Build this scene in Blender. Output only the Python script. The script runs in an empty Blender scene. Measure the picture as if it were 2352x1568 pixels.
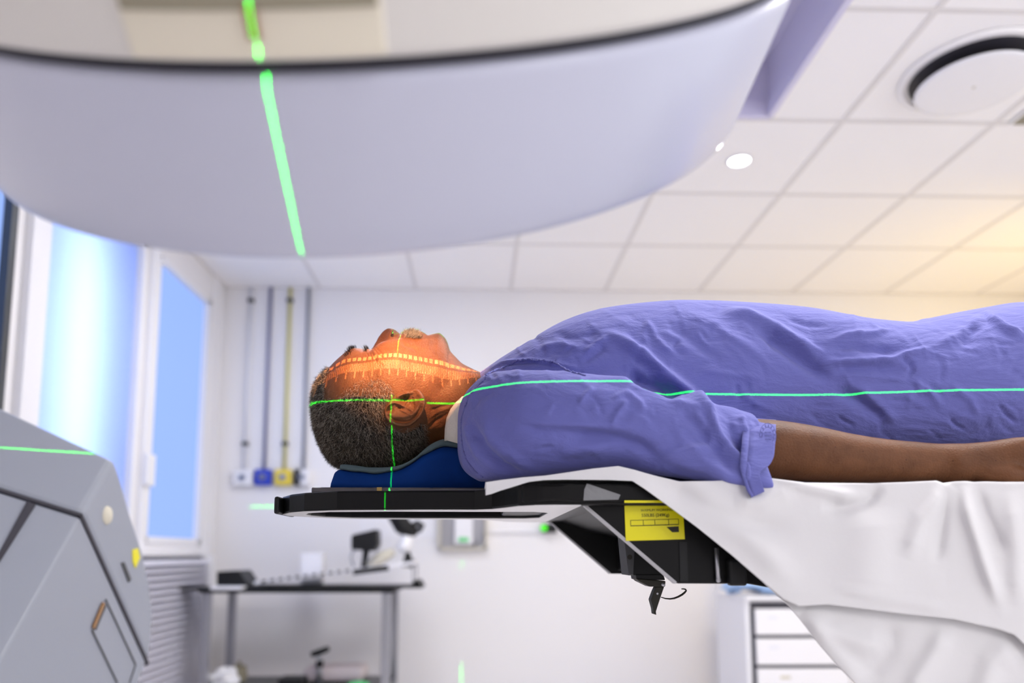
import bpy, bmesh, math, random
import numpy as np
from mathutils import Vector, Matrix
random.seed(7); rng = np.random.default_rng(7)
S = bpy.context.scene; COL = S.collection
H0 = 1.04                                   # camera height over the floor; mesh data below is in metres relative to the camera
# ------------------------------------------------------------------ camera
F, CX, CY, TILT, YAW = 1735., 1140., 1062., math.radians(6.9), math.radians(1.5)
cam_d = bpy.data.cameras.new('camera'); cam = bpy.data.objects.new('camera', cam_d); COL.objects.link(cam)
cam.location = (0, 0, H0); cam.rotation_euler = (math.pi/2+TILT, 0, -YAW)
cam_d.sensor_width = 36; cam_d.lens = F/2352*36
cam_d.shift_x = (1176-CX)/2352; cam_d.shift_y = (CY-784)/2352
cam_d.clip_start = .05; cam_d.dof.use_dof = True; cam_d.dof.focus_distance = 1.09; cam_d.dof.aperture_fstop = 2.0
S.camera = cam
S.view_settings.view_transform = 'Standard'; S.view_settings.look = 'None'; S.view_settings.gamma = 1
S.view_settings.use_curve_mapping = False; S.view_settings.exposure = 0.22
S.cycles.use_light_tree = False
# ------------------------------------------------------------------ world and lights
W = bpy.data.worlds.new('world'); S.world = W; W.use_nodes = True
W.node_tree.nodes['Background'].inputs[0].default_value = (.93, .95, 1.0, 1); W.node_tree.nodes['Background'].inputs[1].default_value = 1.55
def area(name, loc, target, size, power, color):
    l = bpy.data.lights.new(name, 'AREA'); l.shape = 'RECTANGLE'; l.size, l.size_y = size; l.energy = power; l.color = color
    o = bpy.data.objects.new(name, l); COL.objects.link(o); o.location = (loc[0], loc[1], loc[2]+H0)
    o.rotation_euler = (Vector(target)-Vector(loc)).to_track_quat('-Z', 'Y').to_euler(); return o
area('ceiling_panel_light', (.95, 1.35, 1.60), (.95, 1.35, 0), (1.2, .6), 34, (1, .97, .95))
area('ceiling_panel_light', (-.45, 3.1, 1.60), (-.45, 3.1, 0), (.6, .6), 14, (.95, .96, 1))
area('ceiling_panel_light', (1.3, -1.2, 1.60), (1.0, .3, 0), (1.2, 1.2), 26, (1, .98, .97))
area('wall_washer_light', (3.2, 3.2, .8), (2.9, 4.63, .75), (.6, .6), 8.5, (1, .69, .10))
def lightnodes(l):
    l.use_nodes = True; nt = l.node_tree
    return nt, nt.nodes['Emission']
def gobo_lamp(name, loc, fwd, upv, power, color, half_deg, expr):
    """spot lamp of zero size whose beam is shaped by expr(u, v): u, v = tangents of the beam angle along its right and up axes"""
    l = bpy.data.lights.new(name, 'SPOT'); l.energy = power; l.color = (1, 1, 1); l.shadow_soft_size = 0; l.spot_size = 2*math.radians(half_deg); l.spot_blend = 0
    o = bpy.data.objects.new(name, l); COL.objects.link(o)
    f = Vector(fwd).normalized(); r = f.cross(Vector(upv)).normalized(); u = r.cross(f)
    m = Matrix((r, u, -f)).transposed().to_4x4(); m.translation = Vector(loc)+Vector((0, 0, H0)); o.matrix_world = m
    nt, em = lightnodes(l); N = nt.nodes
    geo = N.new('ShaderNodeNewGeometry')
    def dot(v):
        d = N.new('ShaderNodeVectorMath'); d.operation = 'DOT_PRODUCT'; nt.links.new(geo.outputs['Incoming'], d.inputs[0]); d.inputs[1].default_value = v; return d.outputs['Value']
    class X:
        def __init__(s, o): s.o = o
    def M(op, a, b=None, c=None):
        n = N.new('ShaderNodeMath'); n.operation = op
        for i, q in enumerate((a, b, c)):
            if q is None: continue
            if isinstance(q, (int, float)): n.inputs[i].default_value = q
            else: nt.links.new(q, n.inputs[i])
        return n.outputs[0]
    df = dot(f); U = M('DIVIDE', dot(r), df); V = M('DIVIDE', dot(u), df)
    val = expr(M, U, V)
    em.inputs['Color'].default_value = (*color, 1)
    nt.links.new(val, em.inputs['Strength'])
    return o
def band(M, V, v0, hw):        # 1 where |V - v0| < hw
    return M('LESS_THAN', M('ABSOLUTE', M('SUBTRACT', V, v0)), hw)
def rng_(M, U, a, b): return M('MULTIPLY', M('GREATER_THAN', U, a), M('LESS_THAN', U, b))
# positioning lasers (green line lamps)
LX, LY = -.1375, .0107                       # transverse plane x = LX + LY*y
y1 = -2.6; LS = .0172; LZ = .2252+LS*(y1-1.12)   # the line plane rises slightly away from its lamp
gobo_lamp('wall_laser_horizontal_line', (LX+LY*y1, y1, LZ), (0, 1, LS), (0, 0, 1), 5200, (.008, 1, .03), 16,
          lambda M, U, V: M('MULTIPLY', band(M, V, 0, .0004), M('LESS_THAN', M('ABSOLUTE', U), .27)))
gobo_lamp('wall_laser_vertical_line', (LX+LY*y1, y1, LZ), (LY, 1, .0), (0, 0, 1), 4600, (.008, 1, .03), 16,
          lambda M, U, V: M('MULTIPLY', band(M, U, 0, .00032), M('ADD', rng_(M, V, -.034, .25), rng_(M, V, -.135, -.112))))
gobo_lamp('ceiling_laser_line', (LX+LY*1.35+.003, 1.35, 1.58), (0, -.08, -1), (0, 1, 0), 700, (.01, 1, .03), 14,
          lambda M, U, V: M('MULTIPLY', band(M, U, 0, .0004), M('LESS_THAN', M('ABSOLUTE', V), .2)))
gobo_lamp('foot_laser_line', (2.2, 1.166, 1.55), (-2.25, 0, -1.28), (0, 0, 1), 5000, (.01, 1, .03), 6,
          lambda M, U, V: M('MULTIPLY', band(M, U, 0, .0004), rng_(M, V, -.03, .1)))

# ------------------------------------------------------------------ projection helpers (used as a ruler)
_f = np.array([math.sin(YAW)*math.cos(TILT), math.cos(YAW)*math.cos(TILT), math.sin(TILT)])
_r = np.array([math.cos(YAW), -math.sin(YAW), 0]); _u = np.cross(_r, _f)
def ray(px, py): return _f+_r*((px-CX)/F)+_u*((CY-py)/F)
def at(px, py, y):                           # point at depth y
    v = ray(px, py); return v*(y/v[1])
def atx(px, py, x): v = ray(px, py); return v*(x/v[0])
def atz(px, py, z): v = ray(px, py); return v*(z/v[2])
def proj(P):
    P = np.asarray(P); d = P@_f
    return np.stack([CX+F*(P@_r)/d, CY-F*(P@_u)/d], -1)
def interp(x, xs, ys):
    """smooth (monotone-ish cubic) interpolation"""
    xs = np.asarray(xs, float); ys = np.asarray(ys, float); h = np.diff(xs); d = np.diff(ys)/h
    m = np.empty(len(xs)); m[0], m[-1] = d[0], d[-1]
    s = d[:-1]*d[1:]; m[1:-1] = np.where(s > 0, 2*s/(d[:-1]+d[1:]+1e-12*np.sign(d[:-1]+d[1:]+1e-30)), 0)
    x = np.clip(np.asarray(x, float), xs[0], xs[-1]); i = np.clip(np.searchsorted(xs, x)-1, 0, len(xs)-2)
    t = (x-xs[i])/h[i]; t2 = t*t; t3 = t2*t
    return (2*t3-3*t2+1)*ys[i]+(t3-2*t2+t)*h[i]*m[i]+(-2*t3+3*t2)*ys[i+1]+(t3-t2)*h[i]*m[i+1]
# ------------------------------------------------------------------ materials
def mat(name, color, rough=.5, metal=0, spec=.5, bump=0, scale=60, vary=0, vscale=8, sss=0, coat=0, emit=None, estr=0, trans=0, attr=None, detail=4):
    m = bpy.data.materials.new(name); m.use_nodes = True; nt = m.node_tree; b = nt.nodes['Principled BSDF']
    b.inputs['Base Color'].default_value = (*color, 1); b.inputs['Roughness'].default_value = rough; b.inputs['Metallic'].default_value = metal
    b.inputs['Specular IOR Level'].default_value = spec; b.inputs['Coat Weight'].default_value = coat
    if sss: b.inputs['Subsurface Weight'].default_value = sss; b.inputs['Subsurface Radius'].default_value = (.012, .004, .002); b.inputs['Subsurface Scale'].default_value = .5
    if emit: b.inputs['Emission Color'].default_value = (*emit, 1); b.inputs['Emission Strength'].default_value = estr
    tc = nt.nodes.new('ShaderNodeTexCoord')
    if attr:
        a = nt.nodes.new('ShaderNodeAttribute'); a.attribute_name = attr; nt.links.new(a.outputs['Color'], b.inputs['Base Color'])
    elif vary:
        n = nt.nodes.new('ShaderNodeTexNoise'); n.inputs['Scale'].default_value = vscale; n.inputs['Detail'].default_value = detail; nt.links.new(tc.outputs['Object'], n.inputs['Vector'])
        r = nt.nodes.new('ShaderNodeValToRGB'); c = np.array(color)
        r.color_ramp.elements[0].position = .3; r.color_ramp.elements[1].position = .7
        r.color_ramp.elements[0].color = (*np.clip(c*(1-vary), 0, 1), 1); r.color_ramp.elements[1].color = (*np.clip(c*(1+vary), 0, 1), 1)
        nt.links.new(n.outputs['Fac'], r.inputs[0]); nt.links.new(r.outputs[0], b.inputs['Base Color'])
    if bump:
        n = nt.nodes.new('ShaderNodeTexNoise'); n.inputs['Scale'].default_value = scale; n.inputs['Detail'].default_value = 5; nt.links.new(tc.outputs['Object'], n.inputs['Vector'])
        bp = nt.nodes.new('ShaderNodeBump'); bp.inputs['Strength'].default_value = bump; bp.inputs['Distance'].default_value = .01
        nt.links.new(n.outputs['Fac'], bp.inputs['Height']); nt.links.new(bp.outputs[0], b.inputs['Normal'])
    return m
def translucent(name, color):
    m = bpy.data.materials.new(name); m.use_nodes = True; nt = m.node_tree; nt.nodes.remove(nt.nodes['Principled BSDF'])
    t = nt.nodes.new('ShaderNodeBsdfTranslucent'); t.inputs[0].default_value = (*color, 1)
    d = nt.nodes.new('ShaderNodeBsdfDiffuse'); d.inputs[0].default_value = (*[c*.8 for c in color], 1)
    x = nt.nodes.new('ShaderNodeMixShader'); x.inputs[0].default_value = .35
    nt.links.new(t.outputs[0], x.inputs[1]); nt.links.new(d.outputs[0], x.inputs[2]); nt.links.new(x.outputs[0], nt.nodes['Material Output'].inputs[0]); return m
def cloth_mat(name, color, wave=0, bump=.25, scale=55):
    """woven cloth: fine crinkles from stretched noise plus a weave"""
    m = mat(name, color, rough=.85, spec=.15); nt = m.node_tree; b = nt.nodes['Principled BSDF']
    b.inputs['Sheen Weight'].default_value = .15; b.inputs['Sheen Roughness'].default_value = .5
    tc = nt.nodes.new('ShaderNodeTexCoord'); mp = nt.nodes.new('ShaderNodeMapping'); mp.inputs['Rotation'].default_value = (0, .6, 0); mp.inputs['Scale'].default_value = (.55, 1, 1.3)
    nt.links.new(tc.outputs['Object'], mp.inputs[0])
    n = nt.nodes.new('ShaderNodeTexNoise'); n.inputs['Scale'].default_value = scale*.45; n.inputs['Detail'].default_value = 6; n.inputs['Roughness'].default_value = .55; n.inputs['Distortion'].default_value = .35
    nt.links.new(mp.outputs[0], n.inputs['Vector'])
    n2 = nt.nodes.new('ShaderNodeTexNoise'); n2.inputs['Scale'].default_value = 900; nt.links.new(tc.outputs['Object'], n2.inputs['Vector'])
    ad = nt.nodes.new('ShaderNodeMath'); ad.operation = 'MULTIPLY_ADD'; ad.inputs[1].default_value = .03; nt.links.new(n2.outputs['Fac'], ad.inputs[0]); nt.links.new(n.outputs['Fac'], ad.inputs[2])
    bp = nt.nodes.new('ShaderNodeBump'); bp.inputs['Strength'].default_value = bump; bp.inputs['Distance'].default_value = .02
    nt.links.new(ad.outputs[0], bp.inputs['Height']); nt.links.new(bp.outputs[0], b.inputs['Normal']); return m
K = dict(
    wall=mat('wall_paint', (.83, .81, .82), .7, bump=.02, scale=200), ceil=mat('ceiling_tile', (.94, .915, .91), .8, bump=.05, scale=350), tbar=mat('ceiling_bar', (.76, .73, .72), .6),
    floor=mat('vinyl_floor', (.82, .79, .79), .35, vary=.04, vscale=3), white=mat('white_enamel', (.84, .83, .86), .4), white_rib=mat('white_ribbed', (.70, .69, .78), .5),
    lav=mat('lavender_enamel', (.66, .63, .80), .5), drum=mat('drum_enamel', (.52, .53, .65), .34, coat=.15), cream=mat('cream_shell', (.68, .65, .62), .5),
    panel=mat('ivory_panel', (.74, .68, .56), .5), gap=mat('dark_gap', (.03, .028, .04), .6), grey=mat('grey_shell', (.27, .29, .35), .45), greyl=mat('pale_shell', (.285, .305, .36), .45),
    black=mat('black_plastic', (.010, .010, .011), .45, spec=.25, bump=.04, scale=300), carbon=mat('carbon_fibre', (.006, .0057, .0062), .38, spec=.16, bump=.015, scale=200), steel=mat('brushed_steel', (.42, .42, .45), .35, .85),
    bsteel=mat('dark_steel', (.10, .105, .11), .35, .8), blue=mat('blue_plastic', (.02, .05, .50), .4), yellow=mat('yellow_plastic', (.80, .62, .06), .4), label=mat('label_yellow', (.76, .68, .0), .35),
    ink=mat('black_ink', (.012, .010, .004), .6), bluehose=mat('blue_grey_hose', (.22, .23, .38), .5), yellowhose=mat('yellow_hose', (.62, .58, .22), .5), greyhose=mat('grey_hose', (.27, .29, .36), .5), whitehose=mat('white_hose', (.76, .77, .84), .5),
    foam=mat('blue_foam', (.003, .040, .215), .75, spec=.12, bump=.03, scale=150, vary=.15, vscale=12), foamtop=mat('grey_green_foam', (.085, .125, .135), .8, bump=.25, scale=140), board=mat('smoked_acrylic', (.10, .088, .092), .22, vary=.25, vscale=20),
    brass=mat('brass', (.5, .33, .10), .4, .6), sheet=mat('white_cotton', (.70, .685, .70), .85, spec=.15, bump=.05, scale=60), shirt=mat('cream_cotton', (.72, .66, .58), .9, bump=.2, scale=200), tape=mat('grey_tape', (.20, .20, .21), .4, bump=.25, scale=90),
    gown=cloth_mat('blue_violet_cotton', (.148, .155, .44), bump=.42), seam=mat('gown_seam', (.15, .155, .42), .9, bump=.5, scale=260), beige=mat('beige_pad', (.62, .58, .48), .7), pink=mat('pinkish_pad', (.70, .62, .64), .8),
    bluebag=mat('blue_film', (.38, .56, .85), .35, bump=.3, scale=30), green=mat('matte_green', (.12, .62, .22), .6), lens=mat('green_lens', (.02, .3, .01), .3, emit=(.07, .85, .005), estr=1.0), lamp=mat('lit_lamp', (1, 1, 1), .5, emit=(.9, .95, 1), estr=14),
    winblue=mat('lit_blue_glass', (.05, .08, .2), .5, spec=.1, emit=(.325, .49, .97), estr=.80), glass=translucent('frosted_blue_glass', (.70, .80, 1.0)), boxin=mat('lightbox_inside', (.42, .50, 1.0), .8), amber=mat('amber', (.30, .16, .07), .5),
    nostril=mat('nostril_shade', (.02, .01, .006), .8), dgrey=mat('dark_grey', (.05, .05, .055), .5), khaki=mat('khaki_cloth', (.30, .27, .2), .9), under=mat('pale_underside', (.72, .70, .71), .3), edge=mat('edge_highlight', (.40, .39, .41), .35), skin=None)
# ------------------------------------------------------------------ mesh builder
class MB:
    def __init__(s): s.v = []; s.f = []
    def add(s, V, Fc):
        o = len(s.v); s.v += [tuple(map(float, p)) for p in V]; s.f += [tuple(i+o for i in q) for q in Fc]; return s
    def box(s, lo, hi):
        x0, y0, z0 = lo; x1, y1, z1 = hi
        return s.hexa([(x0, y0, z0), (x1, y0, z0), (x1, y1, z0), (x0, y1, z0)], [(x0, y0, z1), (x1, y0, z1), (x1, y1, z1), (x0, y1, z1)])
    def hexa(s, a, b): return s.add(list(a)+list(b), [(3, 2, 1, 0), (4, 5, 6, 7), (0, 1, 5, 4), (1, 2, 6, 5), (2, 3, 7, 6), (3, 0, 4, 7)])
    def prism(s, poly, d):                   # polygon of 3-D points swept along d
        n = len(poly); P = [np.asarray(p, float) for p in poly]; d = np.asarray(d, float)
        return s.add(P+[p+d for p in P], [tuple(range(n))[::-1], tuple(range(n, 2*n))]+[(i, (i+1) % n, n+(i+1) % n, n+i) for i in range(n)])
    def loft(s, rings, caps=True, closed=True):
        n = len(rings[0]); m = len(rings); V = [p for r in rings for p in r]; Fc = []
        for i in range(m-1):
            for j in range(n if closed else n-1):
                k = (j+1) % n; Fc.append((i*n+j, i*n+k, (i+1)*n+k, (i+1)*n+j))
        if caps: Fc.append(tuple(range(n))[::-1]); Fc.append(tuple(range((m-1)*n, m*n)))
        return s.add(V, Fc)
    def tube(s, path, rad, n=12, flat=None):
        P = np.asarray(path, float); R = np.broadcast_to(np.asarray(rad, float), (len(P),)); T = np.gradient(P, axis=0); T /= np.linalg.norm(T, axis=1)[:, None]+1e-12
        ref = np.array([0, 0, 1.]) if abs(T[0][2]) < .9 else np.array([1., 0, 0]); a = np.cross(T[0], ref); a /= np.linalg.norm(a); rings = []
        for p, t, r in zip(P, T, R):
            a = a-t*(a@t); a /= np.linalg.norm(a); b = np.cross(t, a)
            rings.append([p+r*(math.cos(q)*a+math.sin(q)*b) for q in np.linspace(0, 2*math.pi, n, endpoint=False)])
        return s.loft(rings)
    def grid(s, G):
        G = np.asarray(G, float); a, b = G.shape[:2]
        return s.add(G.reshape(-1, 3), [(i*b+j, i*b+j+1, (i+1)*b+j+1, (i+1)*b+j) for i in range(a-1) for j in range(b-1)])
    def lathe(s, c, axis, prof, n=96, caps=True):
        c = np.asarray(c, float); D = np.asarray(axis, float); D /= np.linalg.norm(D); a = np.cross(D, [1., 0, 0] if abs(D[0]) < .9 else [0, 1., 0]); a /= np.linalg.norm(a); b = np.cross(D, a)
        return s.loft([[c+D*t+r*(math.cos(q)*a+math.sin(q)*b) for q in np.linspace(0, 2*math.pi, n, endpoint=False)] for t, r in prof], caps)
    def build(s, name, m, parent=None, smooth=None, bevel=0, seg=2, solid=0, recalc=True, angle=.6, sub=0):
        me = bpy.data.meshes.new(name); me.from_pydata(s.v, [], s.f); me.update()
        if recalc:
            b = bmesh.new(); b.from_mesh(me); bmesh.ops.recalc_face_normals(b, faces=b.faces); b.to_mesh(me); b.free()
        return link(name, me, m, parent, smooth, bevel, seg, solid, angle, sub)
def link(name, me, m, parent=None, smooth=None, bevel=0, seg=2, solid=0, angle=.6, sub=0):
    o = bpy.data.objects.new(name, me); COL.objects.link(o)
    if m is not None: me.materials.append(m)
    if smooth: me.polygons.foreach_set('use_smooth', [True]*len(me.polygons))
    if parent is None:                       # own origin at the base of the thing
        c = np.empty(len(me.vertices)*3); me.vertices.foreach_get('co', c); c = c.reshape(-1, 3)
        b = np.array([(c[:, 0].min()+c[:, 0].max())/2, (c[:, 1].min()+c[:, 1].max())/2, c[:, 2].min()])
        me.vertices.foreach_set('co', (c-b).ravel()); o.location = (b[0], b[1], b[2]+H0); o['_b'] = list(b)
    else:
        o.parent = parent
        if parent.type == 'EMPTY': o.location = -Vector(parent['_b'])
        elif parent.parent is None: o.location = -Vector(parent['_b'])
    if solid: q = o.modifiers.new('solid', 'SOLIDIFY'); q.thickness = solid; q.offset = 0
    if sub: q = o.modifiers.new('sub', 'SUBSURF'); q.levels = q.render_levels = sub
    if bevel:
        q = o.modifiers.new('bevel', 'BEVEL'); q.width = bevel; q.segments = seg; q.limit_method = 'ANGLE'; q.angle_limit = angle
    return o
def tag(o, label, cat, group=None):
    o['label'] = label; o['category'] = cat
    if group: o['group'] = group
    return o
def thing(name, label, cat, base, group=None):
    o = bpy.data.objects.new(name, None); COL.objects.link(o); o.location = (base[0], base[1], base[2]+H0); o['_b'] = list(map(float, base)); o.empty_display_size = .05
    return tag(o, label, cat, group)
def struct(o): o['kind'] = 'structure'; return o
def fill(loops, z0, z1):                     # plan outline with holes -> slab
    b = bmesh.new(); es = []
    for L in loops:
        vs = [b.verts.new((x, y, z0)) for x, y in L]; es += [b.edges.new((vs[i], vs[(i+1) % len(vs)])) for i in range(len(vs))]
    bmesh.ops.triangle_fill(b, edges=es, use_beauty=True)
    r = bmesh.ops.extrude_face_region(b, geom=b.faces[:]); bmesh.ops.translate(b, verts=[g for g in r['geom'] if isinstance(g, bmesh.types.BMVert)], vec=(0, 0, z1-z0))
    bmesh.ops.recalc_face_normals(b, faces=b.faces); me = bpy.data.meshes.new('slab'); b.to_mesh(me); b.free(); return me
# ------------------------------------------------------------------ the room
WY, WX, CZ, FZ = 4.63, -1.588, 1.664, -H0
struct(MB().box((WX-.12, WY, FZ), (3.6, WY+.1, CZ+.3)).build('wall_back', K['wall']))
struct(MB().box((3.6, 2.0, FZ), (3.7, WY+.1, CZ+.3)).build('wall_right', K['wall']))
struct(MB().box((WX-.12, -3.0, FZ), (1.9, -2.9, CZ+.05)).build('wall_front', K['wall']))
struct(MB().box((WX-.5, -3.0, FZ-.1), (3.6, WY+.1, FZ)).build('floor', K['floor']))
struct(MB().box((WX, WY-.012, FZ), (3.6, WY, FZ+.1)).build('baseboard_back', K['white']))
# left wall with three lit window openings
zt, zb = 1.50, .05
ycol = [at(500, 800, WY)[1]]
yw = dict(a=(atx(364, 600, WX)[1], atx(484, 684, WX)[1]), b=(atx(92, 700, WX)[1], atx(330, 700, WX)[1]), c=(1.75, atx(24, 700, WX)[1]))
def wseg(y0, y1, z0, z1): return MB().box((WX-.12, y0, z0), (WX, y1, z1))
m = MB()
for y0, y1, z0, z1 in ((-2.8, WY, FZ, zb), (-2.8, WY, zt, CZ+.3), (yw['a'][1], WY, zb, zt), (yw['b'][1], yw['a'][0], zb, zt), (yw['c'][1], yw['b'][0], zb, zt), (-2.8, yw['c'][0], zb, zt)):
    m.box((WX-.12, y0, z0), (WX, y1, z1))
struct(m.build('wall_left', K['wall']))
def window(name, y0, y1, glassmat, fr, lit=None):
    f = MB(); t = .035
    for a, b, c, d in ((y0, y0+t, zb, zt), (y1-t, y1, zb, zt), (y0, y1, zb, zb+t), (y0, y1, zt-t, zt)): f.box((WX-.06, a, c), (WX+.006, b, d))
    o = struct(f.build(name, fr, bevel=.003))
    MB().box((WX-.03, y0+t, zb+t), (WX-.026, y1-t, zt-t)).build('pane', glassmat, o)
    return o
struct(window('window_1', *yw['a'], K['winblue'], K['white'])); 
struct(window('window_2', *yw['b'], K['glass'], K['white']))
struct(window('window_3', *yw['c'], K['winblue'], K['bsteel']))
# light box behind the frosted pane of window_2, with a tube lamp
y0, y1 = yw['b']; bx = MB(); X0 = WX-.42
bx.box((X0-.02, y0-.1, zb-.1), (X0, y1+.1, zt+.1)).box((X0, y0-.12, zb-.1), (WX-.125, y0-.1, zt+.1)).box((X0, y1+.1, zb-.1), (WX-.125, y1+.12, zt+.1))
bx.box((X0, y0-.1, zt+.1), (WX-.125, y1+.1, zt+.12)).box((X0, y0-.1, zb-.12), (WX-.125, y1+.1, zb-.1))
struct(bx.build('window_2_light_box', K['boxin']))
area('light_box_tube', (WX-.29, y0+(y1-y0)*.42, .80), (WX, y0+(y1-y0)*.42, .80), (.16, 1.2), 6.5, (.84, .95, 1))
# pilasters between the windows (white boxed columns)
struct(MB().box((WX, yw['b'][1]+.03, zb-.02), (WX+.03, yw['a'][0]-.03, CZ)).build('trim_1', K['white'], bevel=.004))
struct(MB().box((WX, yw['c'][1]+.05, zb-.02), (WX+.03, yw['b'][0]-.03, CZ)).build('trim_2', K['white'], bevel=.004))
struct(MB().box((WX, yw['a'][1]+.02, zb-.02), (WX+.012, WY-.03, CZ)).build('trim_3', K['white'], bevel=.004))
struct(MB().box((WX, 1.2, zb-.06), (WX+.05, yw['a'][1]+.06, zb-.015)).build('trim_4', K['white'], bevel=.006))
cl = at(356, 596, 3.7); MB().tube([(WX+.03, 3.62, 1.42), (WX+.06, 3.62, 1.42)], .012, 12).build('knob', K['white'], bpy.data.objects['trim_1'])
MB().box((WX+.03, 3.55, .32), (WX+.05, 3.64, .47)).build('switch_plate', K['white'], bpy.data.objects['trim_1'], bevel=.004)
# ribbed heater cover under the windows
hc = thing('heater_cover', 'white ribbed heater cover low on the left wall below the windows', 'heater cover', (WX+.04, 3.6, FZ+.02))
m = MB(); zz = -.03
while zz > -.98:
    m.hexa([(WX+.045, 2.3, zz-.004), (WX+.075, 2.3, zz-.026), (WX+.075, 4.36, zz-.026), (WX+.045, 4.36, zz-.004)], [(WX+.045, 2.3, zz), (WX+.078, 2.3, zz-.022), (WX+.078, 4.36, zz-.022), (WX+.045, 4.36, zz)]); zz -= .034
m.build('slats', K['white_rib'], hc); MB().box((WX+.008, 2.3, FZ+.02), (WX+.03, 4.4, -.02)).build('back_panel', K['greyhose'], hc)
MB().box((WX+.008, 4.36, FZ+.02), (WX+.085, 4.42, -.012)).build('end_cap', K['white'], hc, bevel=.004)
# ceiling: slab with a recess, bars, recess walls
p = atz(1768, 268, CZ); RX1, RY1 = p[0], p[1]; RX0, RY0 = RX1-.62, RY1-1.25
m = MB(); x0, x1, ya, yb = WX-.12, 3.6, -2.9, WY+.1
m.box((x0, ya, CZ), (RX0, yb, CZ+.05)).box((RX1, ya, CZ), (x1, yb, CZ+.05)).box((RX0, ya, CZ), (RX1, RY0, CZ+.05)).box((RX0, RY1, CZ), (RX1, yb, CZ+.05))
struct(m.build('ceiling', K['ceil']))
m = MB(); h = .23
m.box((RX1, RY0, CZ+.05), (RX1+.02, RY1, CZ+h)).box((RX0-.02, RY0, CZ+.05), (RX0, RY1, CZ+h)).box((RX0, RY1, CZ+.05), (RX1, RY1+.02, CZ+h)).box((RX0, RY0-.02, CZ+.05), (RX1, RY0, CZ+h)).box((RX0, RY0, CZ+h), (RX1, RY1, CZ+h+.02))
struct(m.build('ceiling_recess', K['lav']))
m = MB(); m.box((RX1-.012, RY0, CZ-.006), (RX1+.012, RY1, CZ+.06)).box((RX0, RY1-.012, CZ-.006), (RX1, RY1+.012, CZ+.06)); struct(m.build('trim_5', K['lav'], bevel=.003))
bars = MB(); bx0 = atz(1622, 648, CZ); bw = .011
rows = [atz(1800, q, CZ)[1] for q in (566, 448.5, 275, 12)]; dy = .6
for k in range(-6, 6):
    x = bx0[0]+.6*k
    if x0 < x < x1 and not (RX0 < x < RX1): bars.box((x-bw, ya, CZ-.003), (x+bw, WY, CZ))
    elif RX0 < x < RX1: bars.box((x-bw, RY1, CZ-.003), (x+bw, WY, CZ))
yr = rows[0]
while yr > -1.5:
    if RY0 < yr < RY1-.05: bars.box((x0, yr-bw, CZ-.0036), (RX0, yr+bw, CZ)).box((RX1, yr-bw, CZ-.0036), (x1, yr+bw, CZ))
    else: bars.box((x0, yr-bw, CZ-.0036), (x1, yr+bw, CZ))
    yr -= .6
bars.box((x0, WY-.02, CZ-.004), (x1, WY, CZ)).box((WX, ya, CZ-.004), (WX+.02, WY, CZ))
struct(bars.build('ceiling_grid', K['tbar']))
# round air diffuser
c = atz(2235, 178, CZ-.02); dx, dy_ = c[0], c[1]
t = thing('air_diffuser', 'round white ceiling air diffuser with a dark gap around its disc', 'air diffuser', (dx, dy_, CZ-.03))
MB().lathe((dx, dy_, CZ-.006), (0, 0, 1), [(-.004, .215), (0, .235), (.004, .235), (.004, .198), (-.004, .2)], 64, False).build('outer_ring', K['ceil'], t, smooth=1)
MB().lathe((dx, dy_, CZ-.004), (0, 0, 1), [(0, .198), (.003, .198)], 64).build('dark_opening', K['gap'], t)
MB().lathe((dx, dy_, CZ-.034), (0, 0, 1), [(-.022, .165), (-.020, .180), (-.014, .184), (-.01, .165)], 64).build('disc', K['white'], t, smooth=1)
MB().lathe((dx, dy_, CZ-.060), (0, 0, 1), [(0, .004), (.004, .006), (.055, .006)], 16).build('hub_screw', K['beige'], t)
c = atz(2372, 262, CZ)
t = thing('ceiling_vent', 'small dark slotted ceiling vent cut off by the right edge', 'vent', (c[0], c[1], CZ-.012))
MB().box((c[0]-.055, c[1]-.04, CZ-.012), (c[0]+.14, c[1]+.06, CZ-.003)).build('frame', K['ceil'], t, bevel=.003)
MB().box((c[0]-.045, c[1]-.03, CZ-.0135), (c[0]+.13, c[1]+.05, CZ-.0115)).build('slot', K['khaki'], t)
# downlight
c = atz(1698, 368, CZ)
t = thing('downlight', 'small bright recessed downlight in the white tiled ceiling', 'light', (c[0], c[1], CZ-.006))
MB().lathe((c[0], c[1], CZ-.006), (0, 0, 1), [(0, .043), (0, .052), (.005, .055), (.006, .043)], 40, False).build('bezel', K['white'], t, smooth=1)
MB().lathe((c[0], c[1], CZ-.004), (0, 0, 1), [(0, .038), (.003, .043)], 40).build('lens', K['lamp'], t)
area('downlight_lamp', (c[0], c[1], CZ-.012), (c[0], c[1], 0), (.06, .06), 5, (.92, .95, 1))
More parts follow.
